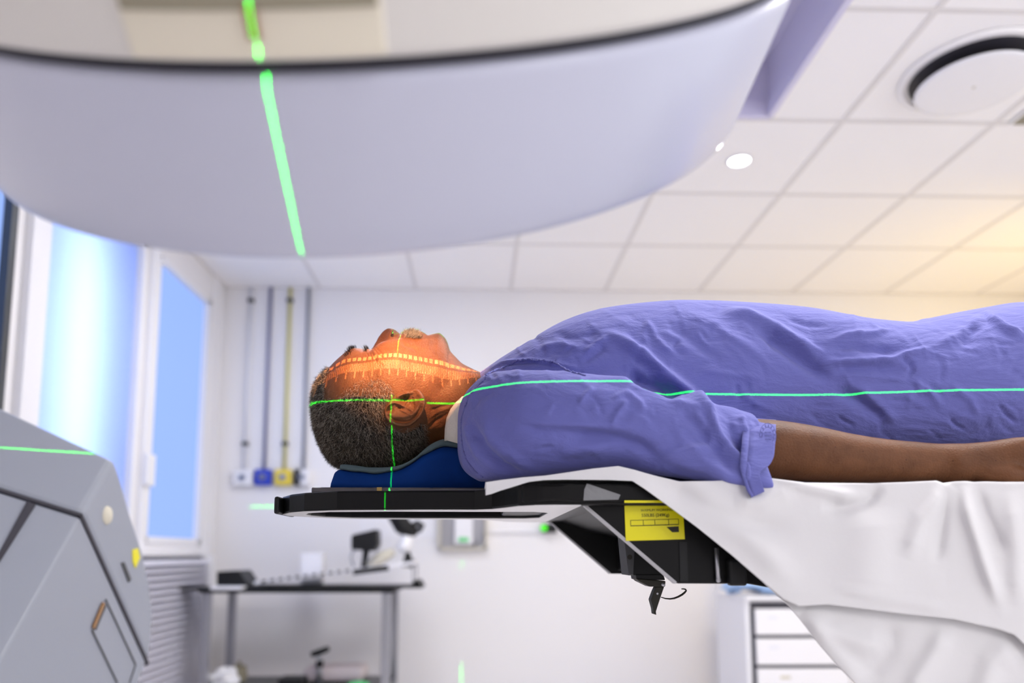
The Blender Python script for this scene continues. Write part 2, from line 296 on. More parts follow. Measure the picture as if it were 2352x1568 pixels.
# ------------------------------------------------------------------ gas outlets on the back wall
Y = WY
def outlet(px_top, px, py, box_m, hose_m, label, hose_label, w=.058, clips=(), knob=K['steel'], half=None):
    c = at(px, py, Y); q = c[0]
    t = thing('gas_outlet', label, 'gas outlet', (q, Y-.03, c[2]-.05), 'medical gas outlets on the back wall')
    MB().box((q-w, Y-.05, c[2]-.048), (q+w, Y, c[2]+.048)).build('housing', box_m, t, bevel=.008)
    MB().tube([(q, Y-.05, c[2]), (q, Y-.064, c[2])], .02, 20).build('socket', knob, t)
    MB().tube([(q, Y-.064, c[2]), (q, Y-.067, c[2])], .008, 12).build('port', K['gap'], t)
    if half: MB().box((q-w-.002, Y-.055, c[2]-.05), (q-.012, Y, c[2]+.05)).build('side_cover', half, t, bevel=.006)
    a = at(px_top, 650, Y); r = .011
    h = thing('gas_pipe', hose_label, 'pipe', (q, Y-.02, c[2]+.05), 'pipes above the gas outlets')
    MB().tube([(q, Y-.018, c[2]+.049), (q, Y-.018, CZ-.004)], r, 14).build('tube', hose_m, h, smooth=1)
    for pyc in clips:
        z = at(px, pyc, Y)[2]; MB().box((q-.018, Y-.036, z-.012), (q+.018, Y, z+.012)).build('clip', K['dgrey'], h, bevel=.004)
outlet(580, 562, 1098, K['white'], K['whitehose'], 'white gas outlet, first of the row from the window wall', 'white pipe with grey clips rising above the white gas outlet', clips=(692, 1020))
outlet(625, 608, 1097, K['blue'], K['bluehose'], 'blue gas outlet on the back wall beside the yellow one', 'thick blue grey pipe rising above the blue gas outlet', w=.05, knob=K['bluehose'])
outlet(668, 654, 1097, K['yellow'], K['yellowhose'], 'yellow gas outlet on the back wall', 'yellow pipe with dark clips rising above the yellow gas outlet', w=.05, clips=(692, 1020))
outlet(713, 698, 1097, K['white'], K['greyhose'], 'white and black gas outlet right of the yellow one', 'grey pipe rising above the white and black gas outlet', w=.045, half=K['black'])
# recessed wall box with a handset, wall sheet, laser projector
a, b = at(1008, 1178, Y), at(1118, 1261, Y)
t = thing('wall_box', 'grey recessed wall box with a white unit inside on the back wall', 'wall box', ((a[0]+b[0])/2, Y-.01, b[2]))
x0, x1, z0, z1 = a[0], b[0], b[2], a[2]+.1
m = MB()
for q in (((x0, z0), (x0+.012, z1)), ((x1-.012, z0), (x1, z1)), ((x0, z0), (x1, z0+.012)), ((x0, z1-.012), (x1, z1))): m.box((q[0][0], Y-.05, q[0][1]), (q[1][0], Y, q[1][1]))
m.build('frame', K['beige'], t); MB().box((x0, Y-.006, z0), (x1, Y-.001, z1)).build('back_plate', K['steel'], t)
xm = x0+(x1-x0)*.52; MB().box((xm-.055, Y-.045, z0+.03), (xm+.055, Y-.006, z1-.03)).build('unit', K['white'], t, bevel=.006)
MB().box((xm-.03, Y-.05, z0+.045), (xm+.03, Y-.044, z0+.07)).build('display', K['green'], t)
MB().tube([(xm+.06, Y-.02, z0+.02), (xm+.09, Y-.03, z0+.05), (x1-.02, Y-.03, z0+.09)], .006, 8).build('cable', K['steel'], t, smooth=1)
a = at(1262, 1213, Y)
t = thing('laser_projector', 'small black laser projector with a glowing green lens on the back wall', 'laser projector', (a[0], Y-.03, a[2]-.03))
MB().box((a[0]-.05, Y-.06, a[2]-.028), (a[0]+.04, Y, a[2]+.028)).build('housing', K['black'], t, bevel=.006)
MB().lathe((a[0]-.04, Y-.062, a[2]), (0, 1, 0), [(0, .02), (-.004, .018), (-.006, .01)], 24).build('lens', K['lens'], t, smooth=1)
a, b = at(1120, 1195, Y), at(1420, 1224, Y)
tag(MB().box((a[0]+.005, Y-.02, b[2]-.0), (b[0], Y, b[2]+.014)).build('cable_duct', K['white'], bevel=.003), 'thin white cable duct on the wall between grey box and laser projector', 'cable duct')
a, b = at(830, 1150, Y), at(1000, 1235, Y)
tag(MB().box((a[0], Y-.004, b[2]), (b[0], Y, a[2])).build('notice_sheet', K['white']), 'blank white sheet on the back wall behind the black arm cup', 'notice')
# ------------------------------------------------------------------ steel trolley
YT0, YT1 = 3.95, 4.40
zt_ = at(700, 1352, YT0)[2]
xa, xb = at(470, 1352, YT0)[0], at(893, 1352, YT0)[0]
t = thing('steel_trolley', 'steel trolley with a black top standing against the back wall', 'trolley', ((xa+xb)/2, 4.2, FZ))
MB().box((xa-.03, YT0-.02, zt_-.02), (xb+.03, YT1, zt_)).build('top', K['black'], t, bevel=.004)
for x in (xa+.012, xb-.012):
    for y in (YT0+.01, YT1-.03): MB().box((x-.022, y-.018, FZ+.06), (x+.022, y+.018, zt_-.02)).build('leg', K['steel'], t, bevel=.003)
for x in (xa+.012, xb-.012):
    for y in (YT0+.01, YT1-.03):
        w = MB().lathe((x, y, FZ+.03), (1, 0, 0), [(-.012, .02), (-.012, .03), (.012, .03), (.012, .02)], 20).build('wheel', K['black'], t, smooth=1, bevel=.002)
zs = at(700, 1578, YT0)[2]-.01
MB().box((xa, YT0, zs-.02), (xb, YT1-.02, zs)).build('shelf', K['bsteel'], t, bevel=.003)
# things on the trolley
pA, pB = at(600, 1337, 4.15), at(955, 1292, 4.15)
zT = zt_
t = thing('breast_board', 'long white inclined positioning board on top of the steel trolley', 'positioning board', ((pA[0]+pB[0])/2, 4.15, zT))
d = np.array([pB[0]-pA[0], 0, pB[2]-pA[2]]); n_ = np.array([-d[2], 0, d[0]]); n_ /= np.linalg.norm(n_)
xE = at(972, 1350, 4.15)[0]
MB().box((pA[0]-.1, 4.0, zT), (xE, 4.3, zT+.012)).build('base_plate', K['black'], t, bevel=.002)
MB().prism([pA-n_*.008+[0, -.14, 0], pB-n_*.008+[0, -.14, 0], pB+n_*.010+[0, -.14, 0], pA+n_*.010+[0, -.14, 0]], (0, .28, 0)).build('ramp', K['white'], t, bevel=.003)
m = MB()
for k in range(11):
    c = pA+d*(.05+.052*k); m.prism([c-n_*.003+[0, -.143, 0]+d*.0, c+d*.028-n_*.003+[0, -.143, 0], c+d*.028+n_*.011+[0, -.143, 0], c+n_*.011+[0, -.143, 0]], (0, .03, 0))
m.build('scale_marking', K['dgrey'], t)
MB().prism([pA+d*.62+n_*.006+[0, -.15, 0], pA+d*.84+n_*.006+[0, -.15, 0], pA+d*.84-n_*.022+[0, -.15, 0], pA+d*.62-n_*.022+[0, -.15, 0]], (0, .03, 0)).build('side_rail', K['black'], t)
for y in (4.02, 4.27): MB().box((pB[0]-.008, y, zT+.01), (pB[0], y+.008, pB[2])).build('prop', K['steel'], t)
MB().prism([at(940, 1350, 4.02), at(970, 1350, 4.02), at(962, 1333, 4.02), at(950, 1333, 4.02)], (0, .25, 0)).build('hinge_foot', K['black'], t)
# head cup on the board
def P(px, py, y=4.15): return at(px, py, y)
m = MB().prism([P(806, 1228, 4.07), P(866, 1214, 4.07), P(868, 1250, 4.07), P(858, 1266, 4.07), P(806, 1262, 4.07)], (0, .16, 0))
t2 = thing('head_cup', 'black padded cup on a post standing on the inclined white board', 'head support', P(838, 1310))
m.build('cup', K['black'], t2, bevel=.012, seg=3)
MB().tube([P(842, 1258), P(838, 1285), P(836, 1312)], [.02, .016, .022], 12).build('post', K['black'], t2, smooth=1)
MB().tube([P(812, 1262, 4.1), P(806, 1280, 4.1), P(812, 1300, 4.1)], .006, 8).build('lever', K['steel'], t2, smooth=1)
t2 = thing('pad_cushion', 'pale beige curved pad beside the black head cup on the board', 'pad', P(890, 1298))
MB().tube([P(848, 1300), P(865, 1286), P(885, 1276), P(905, 1266)], [.03, .032, .03, .02], 12).build('foam', K['beige'], t2, smooth=1)
t2 = thing('arm_support', 'black arm support cup on a white clamp at the raised board end', 'arm support', P(935, 1300))
MB().tube([P(905, 1150), P(912, 1185), P(925, 1208), P(945, 1222), P(958, 1222)], [.045, .05, .05, .04, .015], 14).build('cup', K['black'], t2, smooth=1)
MB().tube([P(940, 1212), P(960, 1200), P(970, 1206), P(964, 1216), P(948, 1220)], .017, 10).build('knob', K['black'], t2, smooth=1)
MB().tube([P(938, 1222), P(934, 1245), P(928, 1252), P(932, 1268)], [.03, .035, .045, .03], 12).build('clamp', K['white'], t2, smooth=1)
MB().tube([P(936, 1268), P(938, 1290), P(934, 1300)], [.014, .03, .035], 10).build('post', K['black'], t2, smooth=1)
MB().prism([P(922, 1302, 4.06), P(950, 1300, 4.06), P(946, 1284, 4.06), P(936, 1284, 4.06)], (0, .15, 0)).build('foot', K['black'], t2)
tag(MB().prism([P(497, 1345, 4.0), P(497, 1312, 4.0), P(548, 1310, 4.0), P(572, 1346, 4.0)], (0, .22, 0)).build('wedge_block', K['black'], bevel=.006), 'black wedge block at the window end of the trolley', 'wedge')
a = P(482, 1358, 3.93); tag(MB().box((a[0], 3.925, zT-.003), (P(556, 1352, 3.93)[0], 4.10, zT+.014)).build('white_tray', K['white'], bevel=.004), 'flat white tray under the black wedge block on the trolley', 'tray')
a, b = P(696, 1270, 4.36), P(744, 1322, 4.36); tag(MB().box((a[0], 4.31, zT+.0), (b[0], 4.42, a[2])).build('white_box', K['white'], bevel=.006), 'white box standing behind the inclined board on the trolley', 'box')
tag(MB().box((at(412, 1352, 4.0)[0], 3.97, zT-.002), (at(470, 1352, 4.0)[0], 4.12, zT+.01)).build('dark_strap', K['dgrey'], bevel=.003), 'thin dark strap jutting off the window end of the trolley top', 'strap')
# lower shelf
zS = zs
t2 = thing('grip_handle', 'black angled grip handle on a steel post on the lower trolley shelf', 'handle', P(735, 1566, 4.1))
MB().tube([(P(735, 1530, 4.1)[0], 4.1, zS), P(734, 1505, 4.1)], [.016, .012], 12).build('post', K['steel'], t2, smooth=1)
MB().tube([P(734, 1532, 4.1), P(735, 1515, 4.1)], .02, 12).build('collar', K['black'], t2, smooth=1)
MB().tube([P(715, 1503, 4.1), P(725, 1500, 4.1), P(745, 1493, 4.1), P(756, 1488, 4.1)], [.013, .016, .016, .012], 12).build('grip', K['black'], t2, smooth=1)
def lump(name, pts, r, m_, label, cat): return tag(MB().tube(pts, r, 16).build(name, m_, smooth=1), label, cat)
a = P(700, 1540, 4.2); b = P(838, 1540, 4.2)
tag(MB().box((a[0], 4.15, zS), (b[0], 4.36, P(0, 1532, 4.2)[2])).build('folded_pad', K['pink'], bevel=.03, seg=4), 'pale pink folded pad on the lower trolley shelf', 'pad')
a = P(640, 1558, 4.0); b = P(696, 1558, 4.0); tag(MB().box((a[0], 3.98, zS), (b[0], 4.12, a[2])).build('black_case', K['black'], bevel=.006), 'small black case on the lower trolley shelf', 'case')
a = P(822, 1566, 4.0); tag(MB().lathe((a[0], 4.02, zS), (0, 0, 1), [(0, .06), (.018, .055), (.026, .03)], 24).build('green_laser_spot', K['green'], smooth=1), 'bright green disc imitating a laser reflection at the front of the lower shelf', 'laser spot')  # a laser reflection put in as a green coloured disc
t2 = thing('crumpled_bag', 'crumpled white and khaki bag on the lower trolley shelf', 'bag', (P(520, 1560)[0], 4.1, zS))
def blob(c, r, seed, n=20, k=.22):
    g = np.random.default_rng(seed); A = []; ph = g.uniform(0, 6, 6)
    for i in range(n+1):
        th = math.pi*i/n; A.append([])
        for j in range(n*2):
            f = 2*math.pi*j/(n*2); q = 1+k*(math.sin(3*f+ph[0])*math.sin(2*th+ph[1])+.6*math.sin(5*f+ph[2]+3*th)+.4*math.sin(7*th+2*f+ph[3]))
            A[-1].append((c[0]+r[0]*q*math.sin(th)*math.cos(f), c[1]+r[1]*q*math.sin(th)*math.sin(f), c[2]+r[2]*q*math.cos(th)))
    return MB().loft(A)
zc = zS+.035; blob((P(515, 1560, 4.05)[0], 4.05, zc), (.075, .07, .05), 3).build('plastic_film', K['white'], t2, smooth=1)
blob((P(548, 1556, 4.15)[0], 4.15, zc+.005), (.045, .05, .055), 5).build('cloth', K['khaki'], t2, smooth=1)
# ------------------------------------------------------------------ drawer cabinet
yc = 3.75
a = at(1662, 1372, yc+.45); xl = at(1732, 1400, yc)[0]; xr = at(1940, 1400, yc)[0]; ztop = at(1780, 1378, yc)[2]
t = thing('drawer_cabinet', 'white drawer cabinet with dark gaps, half hidden behind the hanging sheet', 'cabinet', ((xl+xr)/2, yc+.22, FZ))
xs = xl-.012
MB().box((xs-.03, yc+.01, FZ), (xr+.03, yc+.46, ztop)).build('body', K['white'], t, bevel=.004)
MB().box((xs-.035, yc-.015, ztop), (xr+.035, yc+.47, ztop+.02)).build('top', K['white'], t, bevel=.004)
MB().box((xs-.005, yc+.002, FZ+.03), (xr+.01, yc+.012, ztop-.01)).build('dark_backing', K['gap'], t)
zz = [at(1780, q, yc)[2] for q in (1393, 1461, 1528)]; st = zz[0]-zz[1]
for k in range(5):
    z1_ = zz[0]-st*k-.009; z0_ = z1_-st+.018
    d_ = MB().box((xl, yc-.016, z0_), (xr, yc+.003, z1_)).build('drawer', K['white'], t, bevel=.003)
    if k < 3: MB().box((xl+.06+.05*(k == 2), yc-.0175, z1_-.05), (xl+.11+.05*(k == 2), yc-.0155, z1_-.035)).build('label_strip', K['beige'] if k == 2 else K['whitehose'], d_)
t2 = thing('blue_bag', 'crumpled pale blue plastic bag lying on top of the drawer cabinet', 'bag', ((xl+xr)/2, yc+.2, ztop+.02))
blob((at(1775, 1365, yc+.15)[0], yc+.17, ztop+.072), (.21, .13, .042), 11, 26, .14).build('film', K['bluebag'], t2, smooth=1)
blob((at(1690, 1360, yc+.15)[0], yc+.2, ztop+.06), (.05, .06, .03), 12, 18, .25).build('bag_end', K['bluebag'], t2, smooth=1)
struct(MB().box((at(1652, 1400, WY)[0]-.01, WY-.06, FZ), (at(1652, 1400, WY)[0]+.01, WY, at(1652, 1335, WY)[2]+.0)).build('trim_6', K['white'], bevel=.004))
# ------------------------------------------------------------------ treatment head (rotated drum) above the patient
D = np.array([.040, .7416, -.6698]); D /= np.linalg.norm(D); C1 = np.array([-.1075, .7171, .6111]); R1 = .42
ax = np.cross(D, [1., 0, 0]); ax /= np.linalg.norm(ax); bx_ = np.cross(D, ax)
def cyl_hit(px, py, R=R1):                   # (angle, axial) of the first hit on the drum's cylinder
    v = ray(px, py); o = -C1; vp = v-D*(v@D); op = o-D*(o@D); A, B, Cc = vp@vp, 2*vp@op, op@op-R*R
    q = B*B-4*A*Cc; s = (-B-math.sqrt(max(q, 0)))/(2*A); p = v*s-C1; return math.atan2(p@bx_, p@ax), p@D
def cylp(a, t, R): return C1+D*t+R*(math.cos(a)*ax+math.sin(a)*bx_)
t = thing('radiotherapy_gantry', 'large lavender grey drum of the radiotherapy machine hanging above the patient', 'radiotherapy machine', C1+D*.13)
n = 160
prof = [(.007, .30), (.007, .4150), (.010, .4185), (.015, .42), (.112, .4062), (.129, .4036), (.137, .3995), (.1415, .392), (.143, .380), (.143, .20), (.130, .195), (.130, .05)]
MB().loft([[cylp(q_, t_, r_)+np.array([-.017, 0, 0])*min(1, t_/.13) for q_ in np.linspace(0, 2*math.pi, n, endpoint=False)] for t_, r_ in prof]).build('drum', K['drum'], t, smooth=1)
MB().lathe(C1, D, [(-.003, .30), (-.003, .409), (.009, .409), (.009, .30)], n).build('shadow_gap', K['gap'], t, smooth=0)
MB().lathe(C1, D, [(-.60, .30), (-.60, .40), (-.57, .421), (-.005, .421), (-.001, .417), (-.001, .30)], n).build('housing', K['cream'], t, smooth=0, bevel=.002)
aL, tL = cyl_hit(288, 60, .422); aR, tR = cyl_hit(884, 60, .422)
for nm, a0, a1, t0, t1, r0, r1, mm in (('inset_panel', aL, aR, -.30, -.004, .4205, .4245, 'panel'), ('groove', aL-.025, aL, -.30, -.006, .4205, .4222, 'gap'), ('groove', aR-.0, aR+.012, -.30, -.006, .4205, .4218, 'lav')):
    A = np.linspace(a0, a1, 30); rings = [[cylp(a, t0, r0), cylp(a, t1, r0), cylp(a, t1, r1), cylp(a, t0, r1)] for a in A]
    MB().loft(rings).build(nm, K[mm], t, bevel=.002)
m = MB(); at_, tt_ = cyl_hit(600, 4, .4245)
for k in range(44):
    a = aL+(aR-aL)*(.03+.94*k/43); m.loft([[cylp(a+q, tt_-.03, .4243), cylp(a+q, tt_+.004, .4243), cylp(a+q, tt_+.004, .4262), cylp(a+q, tt_-.03, .4262)] for q in (-.0045, .0045)])
m.build('ruler_teeth', K['khaki'], t)
a0, t0 = cyl_hit(582, 62, .4243); MB().loft([[cylp(a0+q, t0-.012, .4243), cylp(a0+q, t0+.006, .4243), cylp(a0+q, t0+.006, .428), cylp(a0+q, t0-.012, .428)] for q in (-.008, .008)]).build('index_pin', K['amber'], t)
# square beam port in the face and its range-finder lamp
Fc = C1+D*.143
rt_, up_ = np.array([1., 0, 0])-D*D[0], None; rt_ /= np.linalg.norm(rt_); up_ = np.cross(rt_, D)
MB().prism([Fc+rt_*a+up_*b for a, b in ((-.13, -.13), (.13, -.13), (.13, .13), (-.13, .13))], D*.012).build('beam_port', K['dgrey'], t, bevel=.003)
MB().lathe(Fc+D*.012, D, [(0, .02), (.008, .018)], 24).build('range_finder_lens', K['lens' if 0 else 'whitehose'], t)
SO = Fc+D*.024
tgt = at(925, 833, 1.115)
def odi(M, U, V):
    ln = lambda v0, hw: band(M, V, v0, hw)
    # dark base line at v=0; numerals above it, ticks below it
    fade = M('MAXIMUM', M('SUBTRACT', 1.0, M('POWER', M('ABSOLUTE', M('DIVIDE', M('SUBTRACT', U, -.03), .42)), 2.0)), 0)
    blob_u = M('POWER', M('ABSOLUTE', M('SINE', M('MULTIPLY', U, math.pi/.022))), .7)
    top = M('MULTIPLY', rng_(M, V, .011, .032), M('MULTIPLY_ADD', M('GREATER_THAN', blob_u, .62), 1.15, .05))
    seam_ = M('MULTIPLY', rng_(M, V, .011, .032), M('MULTIPLY', M('GREATER_THAN', U, .14), .5))
    tick = M('GREATER_THAN', M('ABSOLUTE', M('SINE', M('MULTIPLY', U, math.pi/.0072))), .62)
    big = M('GREATER_THAN', M('ABSOLUTE', M('SINE', M('MULTIPLY', U, math.pi/.036))), .96)
    t1 = M('MULTIPLY', rng_(M, V, -.042, -.003), M('MULTIPLY_ADD', tick, .62, .08))
    t2 = M('MULTIPLY', rng_(M, V, -.068, -.042), M('MULTIPLY', big, .5))
    pat = M('MULTIPLY', M('ADD', M('ADD', top, seam_), M('ADD', t1, t2)), fade)
    v_ = M('MULTIPLY', M('SUBTRACT', V, .02), 1.25); r2 = M('ADD', M('MULTIPLY', U, U), M('MULTIPLY', v_, v_))
    glow = M('MAXIMUM', M('SUBTRACT', 1.0, M('DIVIDE', r2, .11)), 0)
    return M('MULTIPLY_ADD', pat, 1.15, M('MULTIPLY', glow, .55))
gobo_lamp('range_finder_lamp', SO, tgt-SO, (0, 0, 1), 62, (1, .47, .205), 26, odi)
# ------------------------------------------------------------------ imaging arm at lower left
e = np.array([0, -.6698, -.7416]); Dn = np.array([0, .7416, -.6698]); AX = -.87
def apx(px, py):
    p = atx(px, py, AX); return p
t = thing('imaging_arm', 'grey angular imaging arm of the machine at the lower left corner', 'imaging arm', atx(190, 1568, AX))
O = atx(190, 1184, AX)
def loc(p): q = np.asarray(p)-O; return np.array([q@e, q@Dn])
def arm(sd, de, dD): return O+e*de+Dn*dD+np.array([-sd, 0, 0])
# side outline on the plane x = AX: corner edge, cap end, far edge
out = [loc(atx(px, py, AX)) for px, py in ((262, 1042), (276, 1088), (302, 1180), (330, 1265), (347, 1345), (354, 1410), (350, 1470), (330, 1545), (312, 1610))]
E0 = out[0][0]
def section(lo, hi, dx=0):                   # side polygon between e=lo..hi
    return None
far = [q for q in out]
# cap: from e=E0 to 0 ; body: from 0 to 1.0
_n = np.cross(e, np.array([-.30, 0, 0])-Dn*.16); _v = ray(0, 926); EL = (_v*((O@_n)/(_v@_n))-O)@e; _p = _v*((O@_n)/(_v@_n)); EL = (EL-E0)/((-_p[0]+AX)/.30)
def sweep(poly, m_, nm, bev=.004, grow=0):
    A = [O+e*a+Dn*b+np.array([grow, 0, 0]) for a, b in poly]                                      # on plane x=AX
    k = .0
    Bv = [O+e*a+Dn*max(b, .0)+np.array([grow-.0, 0, 0]) for a, b in poly]
    inner = [O+e*(a+(EL if a < -.05 and nm == 'cap_shell' else 0))+Dn*(b-.16*(1 if b < .02 else .3))+np.array([-.30, 0, 0]) for a, b in poly]
    back = [q+np.array([-.22, 0, 0])+Dn*-.10+e*(EL*.6 if i and nm == 'cap_shell' and poly[i][0] < -.05 else 0) for i, q in enumerate(inner)]
    return MB().loft([A, inner, back]).build(nm, m_, t, bevel=bev, seg=3, angle=.35)
S1 = loc(atx(342, 1522, AX))
cap = [(0.0, 0.0), (E0+.02, 0.0), (E0+.004, .006)]+[tuple(q) for q in out[1:7]]+[tuple(S1)]
sweep(cap, K['greyl'], 'cap_shell', .016)
g = .0
body = [(.006, 0.0), (.95, 0.0), (.95, .62), (out[7][0]+.1, out[7][1]), (out[7][0], out[7][1]-.004), (S1[0]+.006, S1[1]-.012)]
sweep(body, K['greyl'], 'body_shell', .006, -.002)
seamp = [(-.001, -.001), (.008, -.001), (S1[0]+.008, S1[1]), (S1[0]-.001, S1[1])]
A = [O+e*a+Dn*b for a, b in seamp]
MB().prism([q+np.array([.0006, 0, 0]) for q in A], (-.01, 0, 0)).build('seam_gap', K['gap'], t)
# dark slot on the near top face, access door, handle slot, badge, button
def on_side(px, py, lift=.0): p = atx(px, py, AX+lift); return p
def patch(nm, pts, m_, th=.004): return MB().prism([on_side(*q) for q in pts], (th, 0, 0)).build(nm, m_, t, bevel=.001)
patch('latch_slot', [(277, 1293), (283, 1290), (299, 1330), (294, 1337)], K['bsteel'])
patch('warning_sticker', [(303, 1262), (316, 1258), (321, 1280), (310, 1305), (304, 1290)], K['label'], .002)
patch('door_handle', [(212, 1442), (236, 1384), (243, 1390), (219, 1447)], K['dgrey'], .003)
patch('handle_edge', [(210, 1440), (234, 1382), (238, 1386), (214, 1444)], K['amber'], .0045)
for a_, b_ in (((243, 1376), (312, 1526)), ((312, 1526), (298, 1568)), ((212, 1447), (270, 1568))):
    d0, d1 = on_side(*a_), on_side(*b_); w_ = np.cross([1., 0, 0], (d1-d0)/np.linalg.norm(d1-d0))*.0022
    MB().prism([d0-w_, d1-w_, d1+w_, d0+w_], (.0008, 0, 0)).build('door_seam', K['bsteel'], t)
c = on_side(246, 1183); MB().lathe(c, (1, 0, 0), [(0, .022), (.004, .02), (.005, .0)], 20, False).build('button', K['beige'], t, smooth=1)
# slot on the sloping near face
def on_near(px, py):                         # plane through the corner edge and the receding line
    p0 = O; p1 = O+e; p2 = O+np.array([-.30, 0, 0])-Dn*.16; nn = np.cross(p1-p0, p2-p0); v = ray(px, py); return v*((p0@nn)/(v@nn)), nn/np.linalg.norm(nn)
pts = [on_near(*q) for q in ((62, 1152), (82, 1160), (0, 1290), (-30, 1322))]; nn = pts[0][1]; nn = nn if nn@(-O) > 0 else -nn
MB().prism([q[0]-nn*.002 for q in pts], nn*.005).build('front_slot', K['gap'], t)
pts = [on_near(*q)[0] for q in ((-120, 1085), (190, 1180), (189, 1187), (-120, 1092))]
MB().prism([q-nn*.003 for q in pts], nn*.0045).build('seam_gap', K['gap'], t)
# ------------------------------------------------------------------ treatment couch
YM = 1.177; TZ0, TZ1 = .060, .087
def X(px, y=1.05, py=1150): return at(px, py, y)[0]
def mirror(L): return L+[(x, 2*YM-y) for x, y in L[::-1]]
t = thing('treatment_couch', 'black carbon fibre treatment couch carrying the patient', 'treatment couch', (.5, YM, -.04))
near = [(X(655, YM), YM-.018), (X(656, 1.15), 1.145), (X(667, 1.12), 1.115), (X(700, 1.085), 1.082), (X(775, 1.055), 1.052), (X(905, 1.045), 1.043), (X(950, 1.04), 1.038), (X(1090, 1.04), 1.034), (X(1130, 1.02), 1.018), (X(1160, .98), .985), (X(1190, .95), .952), (X(1230, .93), .934), (X(1270, .93), .93), (1.75, .93)]
hole = [(X(690, 1.12), YM-.02), (X(705, 1.10), 1.115), (X(760, 1.09), 1.085), (X(900, 1.08), 1.073), (X(1225, 1.09), 1.073), (X(1245, 1.2), 1.10)]
me = fill([mirror(near), mirror(hole)], TZ0, TZ1); link('couch_top', me, K['carbon'], t, bevel=.003, seg=2)
# thicker main plate
near2 = [(X(1165, 1.0), 1.06), (X(1175, .97), .99), (X(1200, .94), .945), (X(1240, .925), .928), (X(1290, .92), .926), (1.75, .926)]
link('main_plate', fill([mirror(near2)], .064, .0865), K['carbon'], t, bevel=.004)
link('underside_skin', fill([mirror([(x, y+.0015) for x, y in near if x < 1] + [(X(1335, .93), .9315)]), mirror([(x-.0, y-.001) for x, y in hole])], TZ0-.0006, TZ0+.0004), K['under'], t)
MB().prism([(.1345, .9446, .0605), (.1365, .9446, .0625), (.2495, .9446, -.0345), (.2475, .9446, -.0368)], (0, .013, 0)).build('near_edge_highlight', K['edge'], t)  # pale strips imitate the bright reflection along both cheek edges
MB().prism([(.1345, 1.4115, .0605), (.1365, 1.4115, .0625), (.2495, 1.4115, -.0345), (.2475, 1.4115, -.0368)], (0, .013, 0)).build('far_edge_highlight', K['edge'], t)
MB().box((X(655, YM)-.004, YM-.05, TZ0-.001), (X(655, YM)+.004, YM+.05, TZ1-.002)).build('end_cap', K['black'], t, bevel=.003)
def cheek(y, th, nm):
    poly = [(.134, .066), (.140, .066), (.9, .066), (.9, -.045), (.47, -.040), (.395, -.043), (.365, -.0415), (.34, -.037), (.252, -.0365), (.247, -.0355), (.136, .061)]
    return MB().prism([(x, y, z) for x, z in poly], (0, th, 0)).build(nm, K['carbon'], t, bevel=.0015)
cheek(.945, .012, 'near_cheek'); cheek(1.412, .012, 'far_cheek')
MB().box((.262, .957, -.030), (.31, 1.412, .06)).build('cross_member', K['carbon'], t, bevel=.003)
MB().box((.42, .957, -.03), (.9, 1.412, .06)).build('belly_block', K['carbon'], t, bevel=.003)
MB().prism([(.15, .957, .064), (.26, .957, .064), (.26, .957, .03), (.2, .957, .045)], (0, .455, 0)).build('under_web', K['carbon'], t)
MB().box((1.15, .99, -.16), (1.72, 2*YM-.99, .064)).build('carriage', K['white'], t, bevel=.01)
MB().box((1.25, 1.02, FZ), (1.68, 2*YM-1.02, -.16)).build('pedestal', K['white'], t, bevel=.02)
# vertical rod and block on the near cheek
a, b = at(1645, 1258, .94), at(1650, 1333, .94); MB().tube([a, b], .0028, 10).build('rod', K['steel'], t, smooth=1)
a, b = at(1672, 1285, .935), at(1695, 1345, .935); MB().box((a[0], .929, b[2]), (b[0]+.01, .9445, a[2])).build('end_block', K['black'], t, bevel=.003)
a = at(1650, 1331, .94); blk = MB().lathe(a, (0, -1, 0), [(0, .0035), (.002, .003)], 12).build('bolt', K['steel'], t, smooth=1)
for px in (1560,): MB().box((at(px, 1250, .944)[0], .9435, -.034), (at(px+18, 1250, .944)[0], .9448, .015)).build('cheek_seam', K['black'], t)
# yellow load label
YL = .9442
lp = [at(px, py, YL) for px, py in ((1434, 1158), (1568, 1154), (1573, 1238), (1437, 1242))]
lab = MB().prism(lp, (0, -.0006, 0)).build('load_label', K['label'], t, bevel=.0003)
lab['label'] = 'yellow load label with black print'
def on_lab(u, v): return (lp[0]*(1-u)+lp[1]*u)*(1-v)+(lp[3]*(1-u)+lp[2]*u)*v+np.array([0, -.0009, 0])
def quad(m_, u0, v0, u1, v1): m_.prism([on_lab(u0, v0), on_lab(u1, v0), on_lab(u1, v1), on_lab(u0, v1)], (0, -.0002, 0))
m = MB(); quad(m, .09, .585, .91, .605); m.prism([on_lab(u, v) for u, v in ((.70, .655), (.905, .645), (.905, .80), (.79, .80))], (0, -.0002, 0)); m.build('load_bar', K['ink'], lab)
m = MB(); w = .006
for q in ((.09, .44, .91, .45), (.09, .44, .097, .585), (.305, .45, .312, .585), (.50, .45, .507, .585), (.735, .45, .742, .585), (.903, .44, .91, .585)): quad(m, *q)
m.build('table_lines', K['ink'], lab)
def text(s, parent, org, xv, zv, size, m_, nm='lettering', ext=.0001):
    c = bpy.data.curves.new(nm, 'FONT'); c.body = s; c.size = size; c.extrude = ext; c.align_x = 'CENTER'
    o = bpy.data.objects.new(nm, c); COL.objects.link(o); bpy.context.view_layer.update(); me_ = bpy.data.meshes.new_from_object(o.evaluated_get(bpy.context.evaluated_depsgraph_get())); bpy.data.objects.remove(o); me_.materials.clear(); me_.materials.append(m_); o = bpy.data.objects.new(nm, me_); COL.objects.link(o); xv = Vector(xv).normalized(); zv = Vector(zv).normalized(); nv = xv.cross(zv)
    mm = Matrix((xv, zv, nv)).transposed().to_4x4(); mm.translation = Vector(org); o.parent = parent; o.matrix_local = mm; return o
